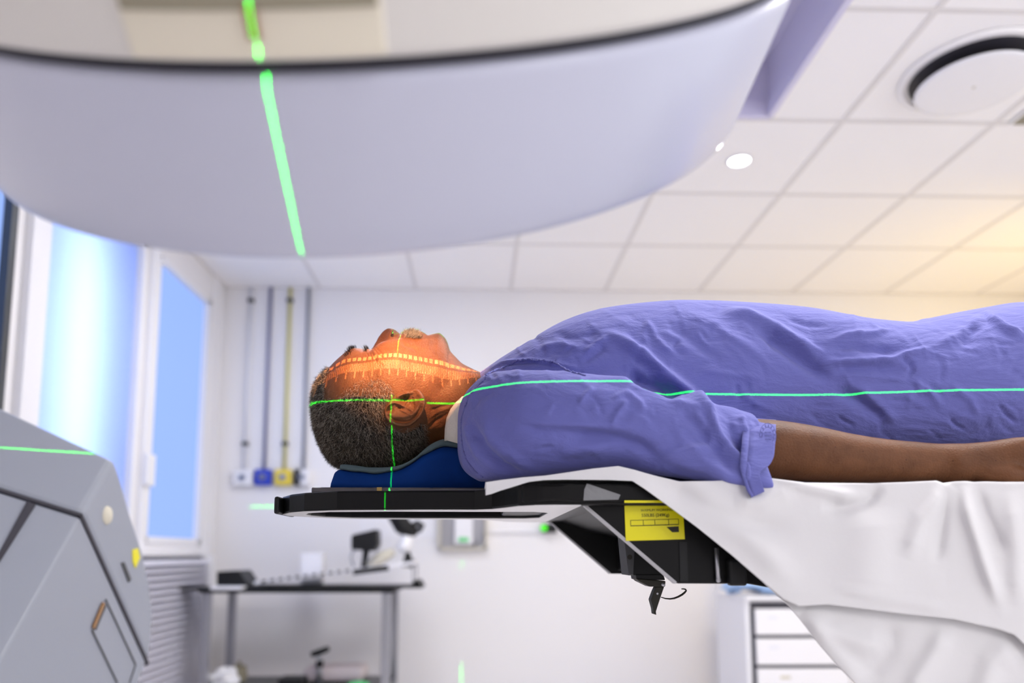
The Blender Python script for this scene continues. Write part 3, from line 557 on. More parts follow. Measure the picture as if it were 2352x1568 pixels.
text('MAXIMUM WORKING LOAD', lab, on_lab(.62, .215), lp[1]-lp[0], (0, 0, 1), .0043, K['ink'])
text('550LBS (249Kg)', lab, on_lab(.52, .36), lp[1]-lp[0], (0, 0, 1), .0054, K['ink'])
text('V.1582', lab, on_lab(.86, .93), lp[1]-lp[0], (0, 0, 1), .0030, K['beige']) if 0 else None
s2 = MB().prism([at(px, py, .9255) for px, py in ((1434, 1149), (1545, 1149), (1545, 1154.5), (1434, 1154.5))], (0, -.0006, 0)).build('upper_yellow_strip', K['label'], t)  # thin yellow strip above the load label
MB().prism([at(px, py, .9254) for px, py in ((1348, 1110), (1425, 1136), (1420, 1147), (1340, 1149), (1342, 1124))], (0, -.0008, 0)).build('tape_patch', K['tape'], t)
# latch under the couch
YL2 = 1.06
t2 = thing('couch_latch', 'small black metal latch with a hooked bail hanging under the couch', 'latch', at(1490, 1321, YL2))
def lat(pts, th, nm, m_, y=YL2, bev=.001): return MB().prism([at(px, py, y) for px, py in pts], (0, th, 0)).build(nm, m_, t2, bevel=bev)
lat([(1433, 1225), (1524, 1225), (1524, 1321), (1443, 1321)], .05, 'bracket', K['black'])
lat([(1433.5, 1240), (1459, 1240), (1455, 1321), (1443.5, 1319)], .003, 'bracket_face', K['dgrey'], YL2-.004)
c = at(1446.5, 1279, YL2-.004); MB().lathe(c, (0, -1, 0), [(0, .0035), (.0004, .0035)], 16).build('hole', K['ink'], t2)
lat([(1460, 1319), (1524, 1319), (1528, 1332), (1462, 1331)], .036, 'base_plate', K['black'], YL2-.002)
lat([(1461, 1328), (1529, 1334), (1528, 1347), (1493, 1347), (1468, 1335)], .03, 'clamp_body', K['ink'], YL2-.004)
lever = lat([(1507, 1347), (1526, 1347), (1517, 1373), (1507, 1404), (1508, 1412), (1502, 1410), (1501, 1399), (1495, 1377), (1502, 1358)], .016, 'lever', K['ink'], YL2-.002)
c = at(1510, 1363, YL2-.002); MB().lathe(c, (0, -1, 0), [(0, .0014), (.0006, .0014)], 12).build('rivet', K['steel'], lever)
c = at(1523, 1342, YL2-.004); MB().lathe(c, (0, -1, 0), [(0, .0027), (.001, .0023)], 16).build('screw', K['steel'], t2, smooth=1)
hk = np.array([at(px, py, YL2+.004) for px, py in ((1518, 1371), (1528, 1374), (1539, 1375), (1549, 1373.5), (1558, 1370), (1567, 1365), (1573, 1360), (1576, 1356), (1574.5, 1353), (1570, 1352), (1565, 1352))])
MB().tube(hk, [.0006, .0009, .0011, .0013, .0014, .0015, .0014, .0013, .0011, .0009, .0006], 8).build('bail_hook', K['ink'], t2, smooth=1)
# ------------------------------------------------------------------ board and headrest cushion
xa_, xb_ = X(716, 1.094, 1130), X(1250, 1.094, 1130)
bo = thing('headrest_board', 'smoked acrylic base board between blue cushion and couch', 'board', ((xa_+xb_)/2, YM, TZ1))
o = MB().box((xa_, 1.09, TZ1), (xb_, 2*YM-1.09, TZ1+.0085)).build('plate', K['board'], bo, bevel=.002)
a = at(872, 1128, 1.089); MB().box((a[0]-.004, 1.0885, TZ1+.001), (a[0]+.003, 1.0915, TZ1+.0085)).build('index_notch', K['brass'], bo)
zB = TZ1+.0085
top = [(757, 1100), (760, 1084), (766, 1073), (775, 1068.5), (790, 1067), (810, 1069), (850, 1074), (880, 1074), (903, 1072), (925, 1066), (945, 1056), (960, 1045), (975, 1031), (990, 1020), (1010, 1011), (1030, 1007), (1047, 1006), (1080, 1010), (1120, 1030), (1150, 1060)]
tx = np.array([at(px, py, 1.10)[0] for px, py in top]); tz = np.array([at(px, py, 1.12)[2] for px, py in top])
def cushion(xs, zlo, zhi, hw, nm, m_, par, dz):
    rings = []
    for x in xs:
        zl = zlo(x); zh = zhi(x); r = min(.012, (zh-zl)*.45); w = hw
        pr = [(-w, zl), (-w-.002, zl+(zh-zl)*.3), (-w, zh-r), (-w+r*.3, zh-r*.3), (-w+r, zh), (0, zh-dz), (w-r, zh), (w-r*.3, zh-r*.3), (w, zh-r), (w+.002, zl+(zh-zl)*.3), (w, zl)]
        rings.append([(x, YM+a, b) for a, b in pr])
    return MB().loft(rings).build(nm, m_, par, smooth=1)
cu = thing('headrest_cushion', 'blue contoured foam headrest under the patient head and neck', 'headrest', ((tx[0]+tx[-1])/2, YM, zB))
xs = np.linspace(tx[0], tx[-1], 60); zhi = lambda x: float(interp(x, tx, tz))
nz = lambda x: .0016*math.sin(x*160)+.0013*math.sin(x*71+1)
layer = lambda x: max(.004, .0075+.6*nz(x)+.006*math.exp(-((x-tx[16])/.03)**2)-.006*math.exp(-((x-tx[10])/.018)**2))
cushion(xs, lambda x: zB, lambda x: max(zB+.004, zhi(x)-layer(x)), .068, 'foam_block', K['foam'], cu, .002)
cushion(xs[3:], lambda x: max(zB+.004, zhi(x)-layer(x)-.0005), zhi, .0665, 'top_layer', K['foamtop'], cu, .004)
# ------------------------------------------------------------------ sheets
def field(v, pts, w, amp, P2, soft=.12):              # ridge profile round a polyline in the side view
    d = np.full(len(P2), 1e9); al = np.zeros(len(P2))
    pts = np.asarray(pts, float); seg_ = np.linalg.norm(np.diff(pts, axis=0), axis=1); T_ = seg_.sum(); c0_ = 0
    for a, b, l_ in zip(pts[:-1], pts[1:], seg_):
        ab = b-a; s = np.clip(((P2-a)@ab)/(ab@ab), 0, 1); e_ = np.linalg.norm(P2-(a+s[:, None]*ab), axis=1)
        al = np.where(e_ < d, (c0_+s*l_)/T_, al); d = np.minimum(d, e_); c0_ += l_
    return amp*np.exp(-(d/w)**2)*np.clip(np.minimum(al, 1-al)/.22, soft, 1)
sh_low = [(1115, 1137), (1128, 1134), (1150, 1126), (1180, 1117), (1215, 1106), (1250, 1102), (1300, 1101), (1400, 1102), (1452, 1104), (1480, 1122), (1530, 1158), (1600, 1210), (1680, 1274), (1750, 1334), (1800, 1376), (1835, 1392), (1900, 1388), (1980, 1398), (2060, 1408), (2190, 1422), (2290, 1444), (2330, 1458), (2352, 1480), (2420, 1530), (2600, 1560)]
sh_top = [(1115, 1108), (1150, 1103), (1200, 1097), (1250, 1093), (1300, 1086), (1360, 1077), (1420, 1071), (1455, 1079), (1500, 1092), (1560, 1106), (1640, 1105), (1760, 1097), (1850, 1109), (2000, 1110), (2090, 1107), (2150, 1104), (2172, 1112), (2190, 1106), (2218, 1105), (2236, 1107), (2262, 1106), (2300, 1107), (2340, 1107), (2420, 1106), (2600, 1106)]
folds = [([(2190, 1108), (2120, 1190), (2080, 1290)], 22, .010), ([(2212, 1106), (2225, 1180), (2260, 1290), (2300, 1400)], 16, .013), ([(2172, 1112), (2165, 1180), (2150, 1300)], 14, -.008), ([(2240, 1118), (2262, 1180), (2310, 1280)], 16, -.009),
    ([(2030, 1112), (1990, 1150), (1940, 1165), (1880, 1165)], 16, -.010), ([(1780, 1098), (1860, 1120), (1990, 1148)], 14, .007), ([(1480, 1090), (1600, 1150), (1700, 1200), (1850, 1222)], 22, -.006), ([(1560, 1108), (1660, 1180), (1760, 1270), (1840, 1350)], 30, .007),
    ([(1990, 1160), (2000, 1260), (1990, 1380)], 60, .008), ([(2320, 1120), (2335, 1250), (2340, 1400)], 24, .009), ([(1830, 1120), (1750, 1150), (1680, 1150)], 20, .006), ([(1900, 1340), (2000, 1370), (2200, 1400)], 14, .003)]
def drape(top, low, x0, x1, nx, nz_, ybase, bulge, fold, yin, nm, m_, zin, thick=.0012):
    G = []; PX = np.linspace(x0, x1, nx)
    tp = np.interp(PX, *zip(*top)); lw = np.interp(PX, *zip(*low))
    for i, px in enumerate(PX):
        col = []
        a = at(px, tp[i], ybase)
        for k in range(8): q = k/8; col.append((a[0], yin+(ybase+.006-yin)*q, zin+(a[2]-zin)*q**2))
        for k in range(nz_+1):
            q = k/nz_; py = tp[i]+(lw[i]-tp[i])*q
            y = ybase-bulge*min(1, (py-tp[i])/250.)
            p = at(px, py, y); col.append(tuple(p))
        G.append(col)
    G = np.array(G); V = G.reshape(-1, 3); P2 = proj(V); dd = np.zeros(len(V))
    for pts, w, amp in fold: dd += field(None, pts, w, amp, P2)
    dd = dd.reshape(G.shape[:2]); dd[:, :8] *= np.linspace(0, 1, 8)[None, :]
    dirv = -V/np.linalg.norm(V, axis=1)[:, None]       # cloth stands out towards the aisle
    V = V+dirv*dd.reshape(-1, 1)
    return MB().grid(V.reshape(G.shape)).build(nm, m_, smooth=1, solid=thick, recalc=False)
s = drape(sh_top, sh_low, 1115, 2600, 420, 60, .918, .022, folds, 1.06, 'draw_sheet', K['sheet'], .0895); tag(s, 'white folded sheet under the patient, hanging over the near couch edge', 'sheet')
ul_low = [(1700, 1292), (1750, 1335), (1810, 1390), (1850, 1438), (1880, 1478), (1920, 1525), (1960, 1566), (2010, 1610), (2100, 1680), (2600, 1700)]
ul_top = [(1700, 1270), (1760, 1200), (1800, 1150), (2600, 1150)]
uf = [([(1840, 1400), (1900, 1450), (1990, 1480), (2060, 1470)], 26, .010), ([(2180, 1440), (2140, 1510), (2080, 1600)], 24, .010), ([(2050, 1420), (2030, 1500), (1980, 1570)], 30, -.008), ([(1840, 1400), (1900, 1480), (1985, 1568)], 18, .006), ([(2340, 1480), (2280, 1520), (2250, 1620)], 30, .010)]
s = drape(ul_top, ul_low, 1700, 2600, 220, 60, .9235, .016, uf, .9238, 'under_sheet', K['sheet'], .02, .0012); tag(s, 'lower white sheet layer hanging below the hem of the folded one', 'sheet')
# ------------------------------------------------------------------ the patient
def skin_mat(name, base, dark):
    m = mat(name, base, rough=.5, spec=.22, sss=.12); nt = m.node_tree; b = nt.nodes['Principled BSDF']; L = nt.links.new
    tc = nt.nodes.new('ShaderNodeTexCoord')
    n = nt.nodes.new('ShaderNodeTexNoise'); n.inputs['Scale'].default_value = 26; n.inputs['Detail'].default_value = 8; n.inputs['Roughness'].default_value = .65; L(tc.outputs['Object'], n.inputs['Vector'])
    r = nt.nodes.new('ShaderNodeValToRGB'); r.color_ramp.elements[0].position = .33; r.color_ramp.elements[1].position = .68
    r.color_ramp.elements[0].color = (*dark, 1); r.color_ramp.elements[1].color = (*base, 1); L(n.outputs['Fac'], r.inputs[0])
    v = nt.nodes.new('ShaderNodeTexVoronoi'); v.inputs['Scale'].default_value = 75; L(tc.outputs['Object'], v.inputs['Vector'])   # moles
    lt = nt.nodes.new('ShaderNodeMath'); lt.operation = 'LESS_THAN'; lt.inputs[1].default_value = .055; L(v.outputs['Distance'], lt.inputs[0])
    mx = nt.nodes.new('ShaderNodeMix'); mx.data_type = 'RGBA'; L(lt.outputs[0], mx.inputs[0]); L(r.outputs[0], mx.inputs[6]); mx.inputs[7].default_value = (dark[0]*.5, dark[1]*.4, dark[2]*.4, 1)
    L(mx.outputs[2], b.inputs['Base Color'])
    n2 = nt.nodes.new('ShaderNodeTexNoise'); n2.inputs['Scale'].default_value = 420; n2.inputs['Detail'].default_value = 3; L(tc.outputs['Object'], n2.inputs['Vector'])
    bp = nt.nodes.new('ShaderNodeBump'); bp.inputs['Strength'].default_value = .32; bp.inputs['Distance'].default_value = .003; L(n2.outputs['Fac'], bp.inputs['Height']); L(bp.outputs[0], b.inputs['Normal'])
    return m
K['skin'] = skin_mat('brown_skin', (.168, .068, .028), (.100, .037, .0135))
def U(px, py): p = at(px, py, YM); return p[0], p[2]
def fin(V):                                  # side view of a point, its far side mirrored to the near side
    Q = V.copy(); Q[:, 1] = YM-np.abs(Q[:, 1]-YM); return proj(Q)
face_top = [(725, 928), (727, 905), (731, 890), (739, 872), (755, 853), (776, 832), (792, 819), (806, 809), (818, 806), (833, 805), (846, 806), (856, 806), (870, 801), (885, 795), (900, 788), (915, 782), (930, 777), (950, 773.5), (970, 772), (990, 771.5), (1006, 772), (1016, 776), (1023, 782), (1028, 791), (1033, 805), (1047, 822), (1063, 838), (1079, 847), (1098, 857), (1130, 868), (1180, 860)]
face_bot = [(725, 930), (727, 955), (730, 977), (739, 1007), (752, 1037), (766, 1060), (785, 1068), (810, 1071), (850, 1074.5), (880, 1075), (905, 1073), (930, 1064), (950, 1051), (965, 1036), (980, 1027), (1000, 1018), (1030, 1013), (1060, 1014), (1100, 1030), (1180, 1085)]
ft = np.array([U(*p) for p in face_top]); fb = np.array([U(*p) for p in face_bot])
stn = [(725, .002, .5, 2, 2), (728, .022, .5, 2, 2), (735, .040, .5, 2, 2), (750, .0565, .52, 2.05, 2.1), (775, .068, .55, 2.2, 2.2), (800, .0735, .56, 2.35, 2.25), (850, .0765, .55, 2.5, 2.3), (880, .0765, .54, 2.6, 2.3), (910, .0755, .53, 2.5, 2.3), (935, .0725, .54, 2.3, 2.2), (960, .068, .55, 2.1, 2.1), (985, .064, .57, 1.95, 2), (1005, .060, .58, 1.85, 2), (1022, .0575, .58, 1.85, 2), (1040, .0575, .54, 2, 2), (1065, .060, .5, 2.1, 2), (1100, .072, .5, 2.2, 2.2), (1180, .115, .5, 2.3, 2.3)]
sx = np.array([at(q[0], 930, YM)[0] for q in stn]); sp = np.array([q[1:] for q in stn])
NX, NA = 330, 340
xs = np.concatenate([sx[0]+(sx[3]-sx[0])*np.linspace(0, 1, 50)**1.7, np.linspace(sx[3], at(1110, 930, YM)[0], NX-50)[1:]])
zt_h, zb_h = interp(xs, ft[:, 0], ft[:, 1]), interp(xs, fb[:, 0], fb[:, 1]); Wd, Mf, PT, PB = [interp(xs, sx, sp[:, k]) for k in range(4)]
th = np.linspace(0, 2*math.pi, NA, endpoint=False)      # 0 = front midline (up), pi = back
G = np.zeros((len(xs), NA, 3))
for i, x in enumerate(xs):
    zc = zt_h[i]-(zt_h[i]-zb_h[i])*Mf[i]; c, s_ = np.cos(th), np.sin(th)
    ex = np.where(c > 0, PT[i], PB[i]); rz = np.where(c > 0, zt_h[i]-zc, zc-zb_h[i])
    G[i, :, 0] = x; G[i, :, 1] = YM-np.sign(s_)*np.abs(s_)**(2/ex)*Wd[i]; G[i, :, 2] = zc+np.sign(c)*np.abs(c)**(2/ex)*rz
Vh = G.reshape(-1, 3)
def gnormal(G):
    gx = np.gradient(G, axis=0); ga = np.roll(G, -1, 1)-np.roll(G, 1, 1); n = np.cross(ga, gx); n /= np.linalg.norm(n, axis=-1)[..., None]+1e-12; return n
Nh = gnormal(G).reshape(-1, 3)
c0 = np.array([at(880, 930, YM)[0], YM, at(880, 930, YM)[2]])
if np.mean(np.sum(Nh*(Vh-c0), 1)) < 0: Nh = -Nh
q = fin(Vh); dyv = np.abs(Vh[:, 1]-YM); front = np.clip(Nh[:, 2]*1.6, 0, 1)
disp = np.zeros(len(Vh)); up = np.zeros(len(Vh)); tip = np.zeros(len(Vh))
PX, PY = q[:, 0], q[:, 1]
xpx = proj(np.stack([Vh[:, 0], np.full(len(Vh), YM), Vh[:, 2]], 1))[:, 0]
def G2(px, dy, sp_, sd): return np.exp(-((xpx-px)/sp_)**2-((dyv-dy)/sd)**2)
frontm = (Vh[:, 2] > (interp(Vh[:, 0], xs, zt_h)*.55+interp(Vh[:, 0], xs, zb_h)*.45))
# nose: profile in the side view over the face contour, narrow across
nose = [(845, 805), (855, 801), (862, 789), (871, 773), (883, 759), (893, 754.5), (903, 756), (912, 761), (917, 768), (922, 776)]
nx_, nz2 = np.array([U(*p) for p in nose]).T
hn = interp(Vh[:, 0], nx_, nz2)-interp(Vh[:, 0], xs, zt_h); hn = np.where((Vh[:, 0] > nx_[0]) & (Vh[:, 0] < nx_[-1]), np.maximum(hn, 0), 0)
wn = np.interp(xpx, [845, 860, 880, 895, 905, 915], [.0085, .0095, .0125, .0150, .0165, .015])
up += np.where(frontm, hn*np.exp(-(dyv/wn)**2.6), 0)
up += np.where(frontm, .0085*G2(901, .0165, 10, .0062), 0)          # wing of the nose
up += np.where(frontm, -.0022*G2(905, .0215, 8, .0025), 0)
mid = [(912, 783), (918, 778), (924, 772), (938, 768), (950, 765.5), (954, 770), (955.5, 769.5), (960, 764.5), (968, 763), (976, 766), (984, 770), (996, 768), (1008, 767), (1016, 771), (1023, 778), (1028, 788), (1033, 804)]
mx_, mz_ = np.array([U(*p) for p in mid]).T
hm_ = np.where((Vh[:, 0] > mx_[0]) & (Vh[:, 0] < mx_[-1]), interp(Vh[:, 0], mx_, mz_)-interp(Vh[:, 0], xs, zt_h), 0)
up += np.where(frontm, hm_*np.exp(-(dyv/.024)**2), 0)
# eye socket, closed lid, brow, cheek, mouth, chin
up += np.where(frontm, -.0062*G2(852, .033, 15, .014)+.0052*G2(851, .032, 8, .0105)+.0016*G2(816, .030, 9, .02), 0)
up += np.where(frontm, .0035*G2(884, .042, 20, .015)+.0012*G2(935, .012, 16, .02)-.003*G2(955, .010, 2.2, .016)+.0013*G2(964, .0, 5, .018), 0)
up += np.where(frontm, -.0022*G2(930, .033, 26, .007)+.0014*G2(1008, .0, 10, .016)-.0015*G2(983, 0, 6, .014), 0)
def sidefold(pts, w, amp):
    global disp
    disp += field(None, pts, w, amp, q)*np.clip((PX > 0), 0, 1)
for pts, w, amp in [([(859, 803), (866, 812), (875, 818), (886, 825)], 1.7, -.0011), ([(862, 800), (872, 809), (884, 815)], 1.6, -.0009), ([(853, 806), (858, 818), (864, 828), (866, 836)], 1.7, -.0012), ([(848, 806), (852, 816), (854, 826)], 1.6, -.0009), ([(842, 808), (846, 818)], 1.5, -.0007), ([(858, 806), (866, 818), (874, 830), (890, 838)], 2.6, .0008),
    ([(918, 782), (930, 792), (950, 800), (965, 806)], 4, -.0012), ([(905, 905), (898, 890), (902, 872)], 2, -.0006), ([(1000, 905), (1030, 880), (1060, 862)], 12, -.0016), ([(975, 905), (985, 880), (1005, 845), (1022, 815)], 14, .0012), ([(985, 945), (1010, 935), (1045, 925)], 3, -.0012), ([(985, 962), (1010, 945), (1040, 935)], 3, .0010), ([(980, 985), (1005, 965), (1035, 945)], 4, -.0012),
    ([(760, 838), (770, 860), (772, 880)], 4, -.0006), ([(782, 832), (792, 850)], 4, -.0005), ([(965, 915), (985, 930), (1000, 950), (1010, 985)], 10, -.0025), ([(800, 850), (840, 860), (880, 870)], 22, -.0012)]:
    sidefold(pts, w, amp)
Vh = Vh+Nh*disp[:, None]; Vh[:, 2] += up
# nostril opening on the visible side: pushed in
nst = ((PX-0)*0+1)
Pn = proj(Vh); m1 = np.exp(-(((Pn[:, 0]-906)*.8+(Pn[:, 1]-765)*.45)/5.0)**4-(((Pn[:, 1]-765)*.8-(Pn[:, 0]-906)*.45)/6.5)**4)*(Vh[:, 1] < YM-.001)*(dyv < .021)*frontm
Vh[:, 1] += m1*.0; Vh[:, 0] -= m1*.0055; Vh[:, 2] -= m1*.004
Gh = Vh.reshape(G.shape)
body = MB(); body.loft([list(r) for r in Gh], caps=True)
# ear: relief over its outline, tilted out from the head
eo = [(881.5, 945), (885, 960), (893, 970), (903.7, 977), (916, 980.5), (930, 981), (943, 978), (954, 970), (963, 961), (972, 947), (977, 932), (978, 922), (975.6, 912), (970, 902), (963, 895), (955, 892), (946, 894), (935, 897.5), (920, 899), (909, 905), (904, 912), (894, 922), (885, 934)]
eo = np.array(eo); lp_ = np.vstack([eo, eo[:1]]); sl = np.concatenate([[0], np.cumsum(np.linalg.norm(np.diff(lp_, axis=0), axis=1))]); tt = np.linspace(0, sl[-1], 181)[:-1]
eo = np.stack([np.interp(tt, sl, lp_[:, 0]), np.interp(tt, sl, lp_[:, 1])], 1)
for _ in range(6): eo = (np.roll(eo, 1, 0)+eo*2+np.roll(eo, -1, 0))/4
ec = np.array([928., 935.]); rr = np.linspace(0, 1, 52); E2 = ec+(eo[None]-ec)*rr[:, None, None]; ef = E2.reshape(-1, 2)
hgt = np.zeros(len(ef))
for pts, w, amp in [([(897, 924), (886, 936), (884, 945), (888, 958), (896, 967), (906, 973), (918, 976), (931, 977), (943, 974), (954, 966), (963, 957), (971, 944), (975, 930)], 4.6, .0042),
    ([(890, 954), (902, 963), (916, 967), (930, 968), (943, 966), (954, 957), (963, 944), (967, 936)], 2.6, -.0030), ([(964, 925), (959, 936), (953, 946), (944, 953), (926, 957), (908, 956), (895, 950)], 5.0, .0040), ([(944, 953), (930, 946), (912, 937)], 2.2, .0022),
    ([(884, 941), (893, 929), (906, 924), (920, 929), (928, 933)], 3.6, .0036), ([(903, 914), (915, 909), (930, 904), (945, 901)], 5.0, .0050), ([(905, 905), (918, 900), (940, 897), (950, 895)], 2.5, .0012), ([(908, 917), (921, 914)], 4.2, .0022),
    ([(958, 898), (967, 908), (972, 920)], 8, .0045), ([(925, 917), (935, 914)], 5.5, -.0080), ([(935, 921), (943, 928)], 8.5, -.0042), ([(912, 936), (922, 939)], 4.5, -.0040), ([(892, 943), (901, 941)], 4.2, -.0034), ([(948, 915), (950, 935)], 3, -.003), ([(936, 936), (948, 944)], 3, .0022)]:
    hgt += field(None, pts, w, amp, ef, .6)
base_out = .004+.011*np.clip((ef[:, 1]-900)/80, 0, 1)+.004*np.clip((ef[:, 0]-930)/50, 0, 1)
edge = np.repeat(1-np.clip((rr-.93)/.07, 0, 1)**2*.55, 180)
ysurf = YM-.0735-(base_out+hgt)*edge
EP = np.array([at(a, b, y) for (a, b), y in zip(ef, ysurf)]).reshape(52, 180, 3)
eb = ec+(eo-ec)*.86; EB = np.array([at(a, b, YM-.069-.35*k) for (a, b), k in zip(eb, (base_out.reshape(52, 180)[-1]))])
EM = np.array([at(a, b, YM-.0735-.55*k) for (a, b), k in zip(ec+(eo-ec)*.99, (base_out.reshape(52, 180)[-1]))])
rings = [list(r) for r in EP[1:]]+[list(EM)]+[list(EB)]+[list(EB+np.array([0, .02, 0]))]
body.loft(rings); 
far = [[(p[0], 2*YM-p[1], p[2]) for p in r] for r in rings]; body.loft(far)
# torso, arms, hands and legs (continuous under the gown)
def ringx(x, y, z, ry, rz, n=40, p=2.2, sh=0):
    a = np.linspace(0, 2*math.pi, n, endpoint=False); return [(x, y+sh*max(0, -math.cos(q))**1.5+np.sign(math.sin(q))*abs(math.sin(q))**(2/p)*ry, z+np.sign(math.cos(q))*abs(math.cos(q))**(2/p)*rz) for q in a]
gt = [(1108, 860), (1130, 842), (1160, 823), (1200, 800), (1240, 775), (1280, 753), (1340, 731), (1390, 719.5), (1450, 711), (1500, 706), (1550, 703), (1620, 704), (1700, 708), (1770, 713), (1830, 722), (1880, 734), (1930, 746), (1980, 754), (2030, 759), (2080, 750), (2150, 736), (2210, 725), (2270, 716), (2310, 722), (2352, 732), (2450, 760), (2650, 800)]
gX, gZ = np.array([U(*p) for p in gt]).T
tor = MB(); R_ = []
for x in np.linspace(at(1070, 930, YM)[0], .98, 40):
    k = min(1, (x-at(1070, 930, YM)[0])/.10); zt2 = min(float(interp(x, gX, gZ)), .34)-.022 if x > gX[0] else .19; zb2 = .118
    R_.append(ringx(x, YM, (zt2+zb2)/2, .055+k*.055, max(.03, (zt2-zb2)/2)))
tor.loft(R_)
for sgn in (-1, 1):
    L = []
    for x, y, z, r in ((.93, .075, .19, .082), (1.05, .085, .19, .085), (1.2, .085, .18, .075), (1.40, .085, .165, .058), (1.55, .09, .155, .055), (1.74, .09, .15, .038)): L.append(ringx(x, YM+sgn*y, z, r, r))
    tor.loft(L)
    tor.loft([ringx(1.70, YM+sgn*.09, .15, .04, .045), ringx(1.74, YM+sgn*.095, .17, .042, .075), ringx(1.77, YM+sgn*.1, .21, .04, .07), ringx(1.78, YM+sgn*.105, .25, .03, .035)])
def arm_path():
    pts = [(1150, 985, 1.07, .050), (1250, 985, 1.01, .050), (1400, 990, 1.0, .046), (1550, 1010, .995, .042), (1680, 1030, .99, .040), (1740, 1031, .985, .0405), (1800, 1035, .98, .0395), (1870, 1043, .978, .0372), (1950, 1053, .977, .0335), (2030, 1059, .976, .0300), (2110, 1062, .975, .0275), (2180, 1064, .972, .0258), (2230, 1066, .968, .0260)]
    return [at(a, b, y) for a, b, y, r in pts], [r for *_, r in pts]
ap, ar = arm_path()
ap = np.array(ap); ti = np.linspace(0, 1, len(ap)); tq = np.linspace(0, 1, 60); AP = np.stack([interp(tq, ti, ap[:, k]) for k in range(3)], 1); AR = interp(tq, ti, ar)
def hand(sgn=1):
    m = MB(); A2 = AP if sgn > 0 else AP*[1, -1, 1]+[0, 2*YM, 0]
    m.tube(A2, AR, 28)
    w = A2[-1]; Yd = -1 if sgn > 0 else 1                     # towards the aisle
    # palm: back of the hand turned up and out
    rings = []
    for dx, dz, ry, rz, dy in ((-.035, 0, .026, .027, 0), (-.01, .0, .0275, .0265, 0), (.02, .002, .033, .024, .000), (.045, .005, .0385, .0225, -.003), (.07, .006, .041, .021, -.004), (.092, .004, .040, .0185, -.004), (.104, .001, .036, .015, -.004)):
        r = ringx(0, 0, 0, ry, rz, 28, 2.3); ang = -.45*Yd*0+.5*Yd
        rings.append([(w[0]+dx, w[1]+dy*-Yd+p[1]*math.cos(ang)-p[2]*math.sin(ang), w[2]+dz+p[1]*math.sin(ang)+p[2]*math.cos(ang)) for p in r])
    m.loft(rings)
    ca, sa = math.cos(.5*Yd), math.sin(.5*Yd)
    for k, (off, ln) in enumerate(((-.028, .072), (-.0095, .082), (.0095, .077), (.027, .060))):
        b = np.array([w[0]+.088, w[1]+.004*-Yd+off*ca, w[2]+.003+off*sa]); P_ = [b-[.015, 0, 0]]; a = -.18; p = b
        for sgl, bend in ((.45, -.28), (.30, -.35), (.25, -.25)):
            for h in range(4): p = p+np.array([math.cos(a), 0, math.sin(a)])*ln*sgl/4; P_.append(p); a += bend/4
        m.tube(P_, np.interp(np.linspace(0, 1, len(P_)), [0, .4, .9, 1], [.0098, .0090, .0076, .0045]), 14)
    b = np.array([w[0]+.012, w[1]+Yd*.018, w[2]-.012]); m.tube([b-[.012, 0, 0], b+[.018, Yd*.012, -.006], b+[.042, Yd*.017, -.012], b+[.065, Yd*.012, -.016], b+[.078, Yd*.007, -.017]], [.012, .0135, .0108, .0092, .005], 14)
    return m
tor.add(*(lambda h: (h.v, h.f))(hand(1))); tor.add(*(lambda h: (h.v, h.f))(hand(-1)))
tor.loft([ringx(x, YM, .2, r, .05) for x, r in ((.0, .03), (.02, .03))])
def eval_mesh(o):
    dg = bpy.context.evaluated_depsgraph_get(); me = bpy.data.meshes.new_from_object(o.evaluated_get(dg)); bpy.data.objects.remove(o); return me
def voxel(mb, size, smooth_it):
    me = bpy.data.meshes.new('tmp'); me.from_pydata(mb.v, [], mb.f); b = bmesh.new(); b.from_mesh(me); bmesh.ops.recalc_face_normals(b, faces=b.faces); b.to_mesh(me); b.free()
    o = bpy.data.objects.new('tmp', me); COL.objects.link(o); r = o.modifiers.new('r', 'REMESH'); r.mode = 'VOXEL'; r.voxel_size = size
    if smooth_it: q_ = o.modifiers.new('s', 'SMOOTH'); q_.factor = .5; q_.iterations = smooth_it
    return eval_mesh(o)
def verts(me): c = np.empty(len(me.vertices)*3); me.vertices.foreach_get('co', c); return c.reshape(-1, 3)
def norms(me): c = np.empty(len(me.vertices)*3); me.vertices.foreach_get('normal', c); return c.reshape(-1, 3)
limbs = voxel(tor, .0042, 9)
lv = verts(limbs); lf = [tuple(p.vertices) for p in limbs.polygons]
body.add(lv, lf)
me = bpy.data.meshes.new('person'); me.from_pydata(body.v, [], body.f); b = bmesh.new(); b.from_mesh(me); bmesh.ops.recalc_face_normals(b, faces=b.faces); b.to_mesh(me); b.free()
man = link('person', me, K['skin'], smooth=1)
tag(man, 'person lying face up on the couch in a blue violet gown, eyes closed', 'person')
# ---- hair, brows, lashes, moustache
def inpoly(P, poly):
    poly = np.asarray(poly, float); c = np.zeros(len(P), bool); j = len(poly)-1
    for i in range(len(poly)):
        a, b = poly[i], poly[j]; cond = ((a[1] > P[:, 1]) != (b[1] > P[:, 1])) & (P[:, 0] < (b[0]-a[0])*(P[:, 1]-a[1])/(b[1]-a[1]+1e-9)+a[0]); c ^= cond; j = i
    return c
def pdist(P, poly):
    poly = np.vstack([poly, poly[:1]]); d = np.full(len(P), 1e9)
    for a, b in zip(poly[:-1], poly[1:]):
        ab = b-a; s = np.clip(((P-a)@ab)/(ab@ab), 0, 1); d = np.minimum(d, np.linalg.norm(P-(a+s[:, None]*ab), axis=1))
    return d
hp = np.array([(759, 846), (750, 866), (747.5, 893), (751, 916), (772, 914), (790, 903), (803, 888), (825, 872), (852, 866), (880, 870), (895, 884), (904, 906), (894, 922), (883, 938), (886, 962), (900, 980), (930, 987), (955, 978), (968, 964), (978, 980), (984, 1012), (960, 1052), (905, 1085), (760, 1085), (700, 1010), (700, 850), (735, 838)], float)
